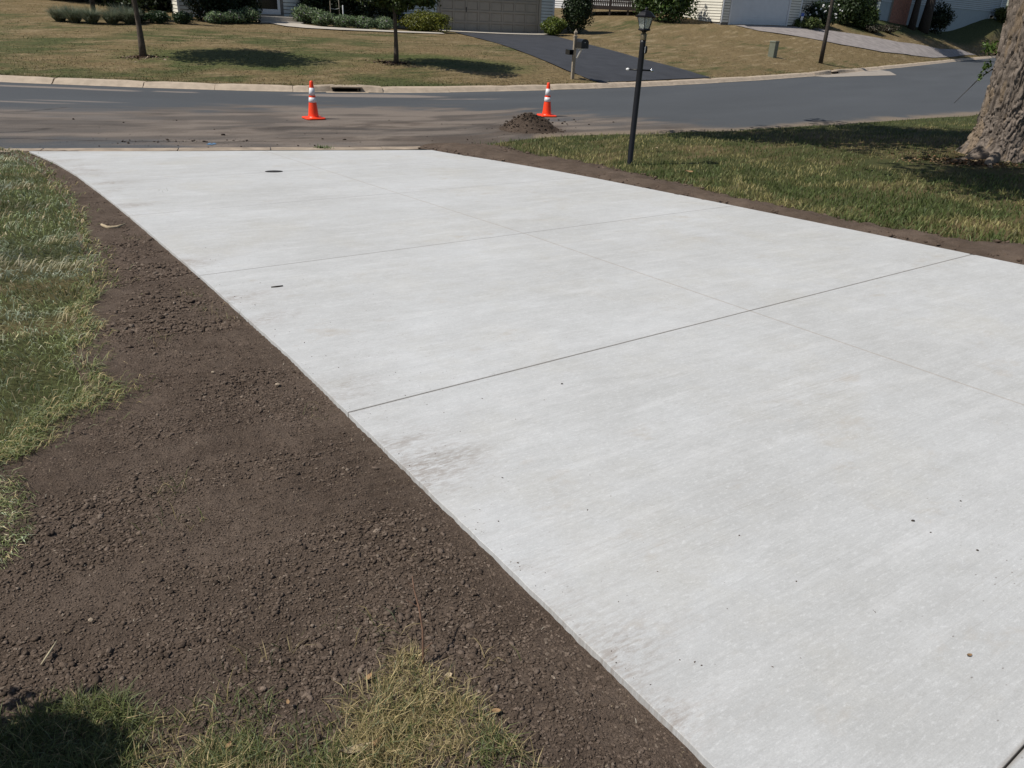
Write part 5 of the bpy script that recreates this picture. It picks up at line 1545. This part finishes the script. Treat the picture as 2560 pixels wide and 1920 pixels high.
gable_roof(h3, 0, L3, 0, 9, 4.6, 2.6)

# ---- dark deck between houses, pale wall behind it
dk = thing('deck', 'dark wooden deck with lattice railing behind the evergreen', 'deck', (3.0, 58.9, H(3.0, 58.9)), R(-6))
for x in np.arange(0, 5.01, 1.25):
    mb = MB(); mb.box(x - .06, x + .06, -.06, .06, -.3, 1.9); mb.build('post', M['deck_wood'], dk)
mb = MB(); mb.box(-.1, 5.1, -.07, 3.2, .58, .72); mb.build('floor', M['deck_wood'], dk)
mb = MB(); mb.box(-.1, 5.1, -.10, -.071, .50, .74); mb.build('skirt_board', M['deck_wood'], dk)
mb = MB(); mb.box(-.1, 5.1, -.09, .03, 1.86, 1.93); mb.build('hand_rail', M['deck_wood'], dk)
mb = MB()
for x in np.arange(.1, 5, .13): mb.box(x - .046, x + .046, -.058, -.03, .73, 1.86)
for z in np.arange(.92, 1.85, .16): mb.box(-.05, 5.05, -.062, -.059, z, z + .07)
tag(mb.build('lattice', M['deck_wood'], dk), kind='stuff')
h4 = thing('house', 'bright white house wall glimpsed through the dark deck lattice', 'house', (1.0, 68.2, 1.4), R(-25))
mb = MB(); mb.box(0, 10, .041, 7, -.5, 3.3); mb.build('wall', M['found_grey'], h4)
mb = MB(); siding(mb, 0, 10, .2, 3.3, .02, .16); tag(mb.build('siding', M['white_paint'], h4), kind='stuff')
gable_roof(h4, 0, 10, 0, 7, 3.3, 2)

# ================================================================== SMALL THINGS
def stick(name, label, pts, rad, mat, cat='twig'):
    mb = MB(); mb.tube(pts, rad, 6, .2)
    o = mb.build(name, mat, smooth_=True)
    return tag(o, label, cat)
gz = lambda x, y, d=0: (x, y, H(float(x), float(y)) + .03 + d)
tw = plain('twig_brown', (.15, .085, .055), .8, .25, 60)
t = thing('bare_twig', 'thin reddish bare twig standing in the soil near the bottom', 'twig', (-.2, 1.49, H(-.2, 1.49) + .02))
mb = MB(); mb.tube([(0, 0, -.02), (-.004, .02, .05), (-.008, .045, .10), (-.022, .08, .145), (-.040, .115, .175), (-.048, .14, .20)], [.0038, .0034, .003, .0026, .002, .0012], 6, .15); mb.build('stem', tw, t, smooth_=True)
for p, e in (((-.022, .08, .145), (-.058, .085, .165)), ((-.040, .115, .175), (-.056, .12, .195)), ((-.004, .02, .05), (.02, .03, .07))):
    mb = MB(); mb.tube([p, e], [.0016, .0008], 5); mb.build('side_shoot', tw, t)
straw = plain('straw', (.47, .40, .26), .7, .2, 80)
dleaf = plain('dry_leaf', (.27, .17, .085), .8, .3, 60)
chip = plain('wood_chip', (.40, .32, .21), .8, .2, 70)
stick('wood_sliver', 'pale curved wood sliver on the soil near the left lawn', [gz(-3.78, 6.72, .02), gz(-3.70, 6.66, .008), gz(-3.63, 6.69, .008), gz(-3.58, 6.76, .028)], [.012, .016, .014, .006], chip, 'wood chip')
stick('straw_stalk', 'pale straw stalk lying on the soil at lower left', [gz(-1.215, 1.53, .008), gz(-1.205, 1.48, .014), gz(-1.205, 1.44, .01)], [.0016, .0030, .0016], straw, 'straw')
sz = lambda x, y, d=0: (x, y, slab_z(x, y) + d)
stick('dark_stick', 'short dark stick lying on the white driveway', [sz(-1.685, 4.935, .004), sz(-1.65, 4.95, .005), sz(-1.615, 4.975, .004)], [.004, .0055, .004], M['dark_bark'])
def leaf(name, label, c, size, rz, mat, cat='leaf', curl=.35, asp=.5):
    mb = MB(); n = 7; vs = []; fs = []
    for k in range(n):
        f = k / (n - 1) * 2 - 1; w = size * asp * max(.04, (1 - f * f) ** .8)
        for sgn in (-1, 0, 1):
            zc = size * curl * (f * f * .5 + (abs(sgn) * .35))
            for top_ in (0, 1): vs.append((size * f, w * sgn, zc + .0012 * top_))
    for k in range(n - 1):
        for s__ in range(2):
            a_ = (k * 3 + s__) * 2; b2 = a_ + 2; c2_ = a_ + 6; d2 = a_ + 8
            fs += [(a_ + 1, c2_ + 1, d2 + 1, b2 + 1), (a_, b2, d2, c2_)]
    mb.add(vs, fs)
    o = mb.build(name, mat, loc=c, smooth_=True); o.rotation_euler = (random.uniform(-.2, .2), random.uniform(-.2, .2), rz)
    return tag(o, label, cat)
leaf('dry_leaf', 'curled tan leaf on the soil above the straw tuft', gz(-.34, 1.44, .004), .014, .9, dleaf, curl=.5)
leaf('dry_leaf', 'small pale leaf fragment right of the bare twig', gz(-.13, 1.46, .003), .010, .2, chip, asp=.8)
leaf('bark_flake', 'torn pale bark flake at the bottom edge of the soil', gz(-.325, 1.205, .012), .038, .45, chip, 'bark', .5, .28)
leaf('bark_flake', 'smaller split bark flake touching the torn one', gz(-.285, 1.222, .012), .026, .7, dleaf, 'bark', .5, .25)
leaf('dry_leaf', 'brown leaf lying in the straw right of the bare twig', gz(.0, 1.34, .01), .013, .0, dleaf)
leaf('dry_leaf', 'reddish leaf in the grass left of the torn bark', gz(-.62, 1.2, .02), .011, 1.4, dleaf)
leaf('dry_leaf', 'orange leaf among green blades at lower left', gz(-.52, 1.335, .02), .008, 2.0, dleaf)
leaf('dry_leaf', 'dry leaf on the white driveway at lower right', sz(1.31, 1.59, .003), .009, .3, dleaf)
leaf('dry_leaf', 'pale leaf on the right lawn below the lamp post', gz(2.45, 11.48, .03), .07, .3, dleaf)
leaf('dry_leaf', 'pale leaf on the right lawn behind the lamp post', gz(2.35, 13.97, .03), .06, 1.3, chip)
def pebble(name, label, c, r, mat, cat='pebble'):
    mb = MB(); mb.add(ICO * np.array([1.2, .9, .7]) * r * (1 + rng.normal(0, .1, (12, 1))) + np.array(c), [tuple(f) for f in ICF]); return tag(mb.build(name, mat, smooth_=False), label, cat)
stone = plain('pale_stone', (.30, .24, .175), .8, .15, 60)
pebble('pebble', 'pale tan pebble in the soil beside the driveway joint', gz(-1.15, 3.32, .006), .011, stone)
pebble('pebble', 'square pale pebble in the middle of the soil bed', gz(-1.52, 3.45, .005), .008, stone)
pebble('pebble', 'tan stone lying in the soil above the grass clump', gz(-1.17, 1.62, .005), .008, stone)
for k, (x, y, r_, lb) in enumerate([(1.47, 2.27, .010, 'largest dark crumb on the driveway right of centre'), (1.50, 2.20, .005, 'small dark crumb below the largest one on the driveway'), (1.61, 2.10, .007, 'dark crumb right of the two on the driveway'), (.25, 3.42, .009, 'brownish crumb on the driveway below the long joint'), (1.72, 2.42, .006, 'dark fleck on the driveway near the right edge')]):
    pebble('soil_crumb', lb, sz(x, y, r_ * .25), r_ * .6, M['dark_bark'], 'soil crumb')
# loose grit flicked over the slab near its left edge
n = 240
la = 1.12 + .9 * rng.random(n) ** 2.5; s = rng.uniform(.8, 6.5, n)
x, y = drv(la, s); r = .001 + .002 * rng.random(n) ** 3
tag(clods('slab_grit', x, y, slab_z(x, y) + r * .3, r, pick([(.07, .05, .04), (.11, .08, .06)], [1, 1], n)), 'soil grit scattered on the driveway near its left edge', kind='stuff')
# utility locate mark sprayed in blue
mb = MB()
for k in range(5):
    a = k * 1.3; cx_, cy_ = -5.36 + .05 * math.cos(a), 13.42 + .07 * math.sin(a)
    mb.add([(cx_ + .03 * math.cos(q) * (1 + .4 * math.sin(3 * q + k)), cy_ + .035 * math.sin(q), .0085 + .0006 * k) for q in np.linspace(0, 2 * math.pi, 12, endpoint=False)], [tuple(range(12))])
o = mb.build('paint_mark', M['blue_paint']); tag(o, 'faint blue spray mark on the street beyond the gutter', 'paint mark', kind='stuff')
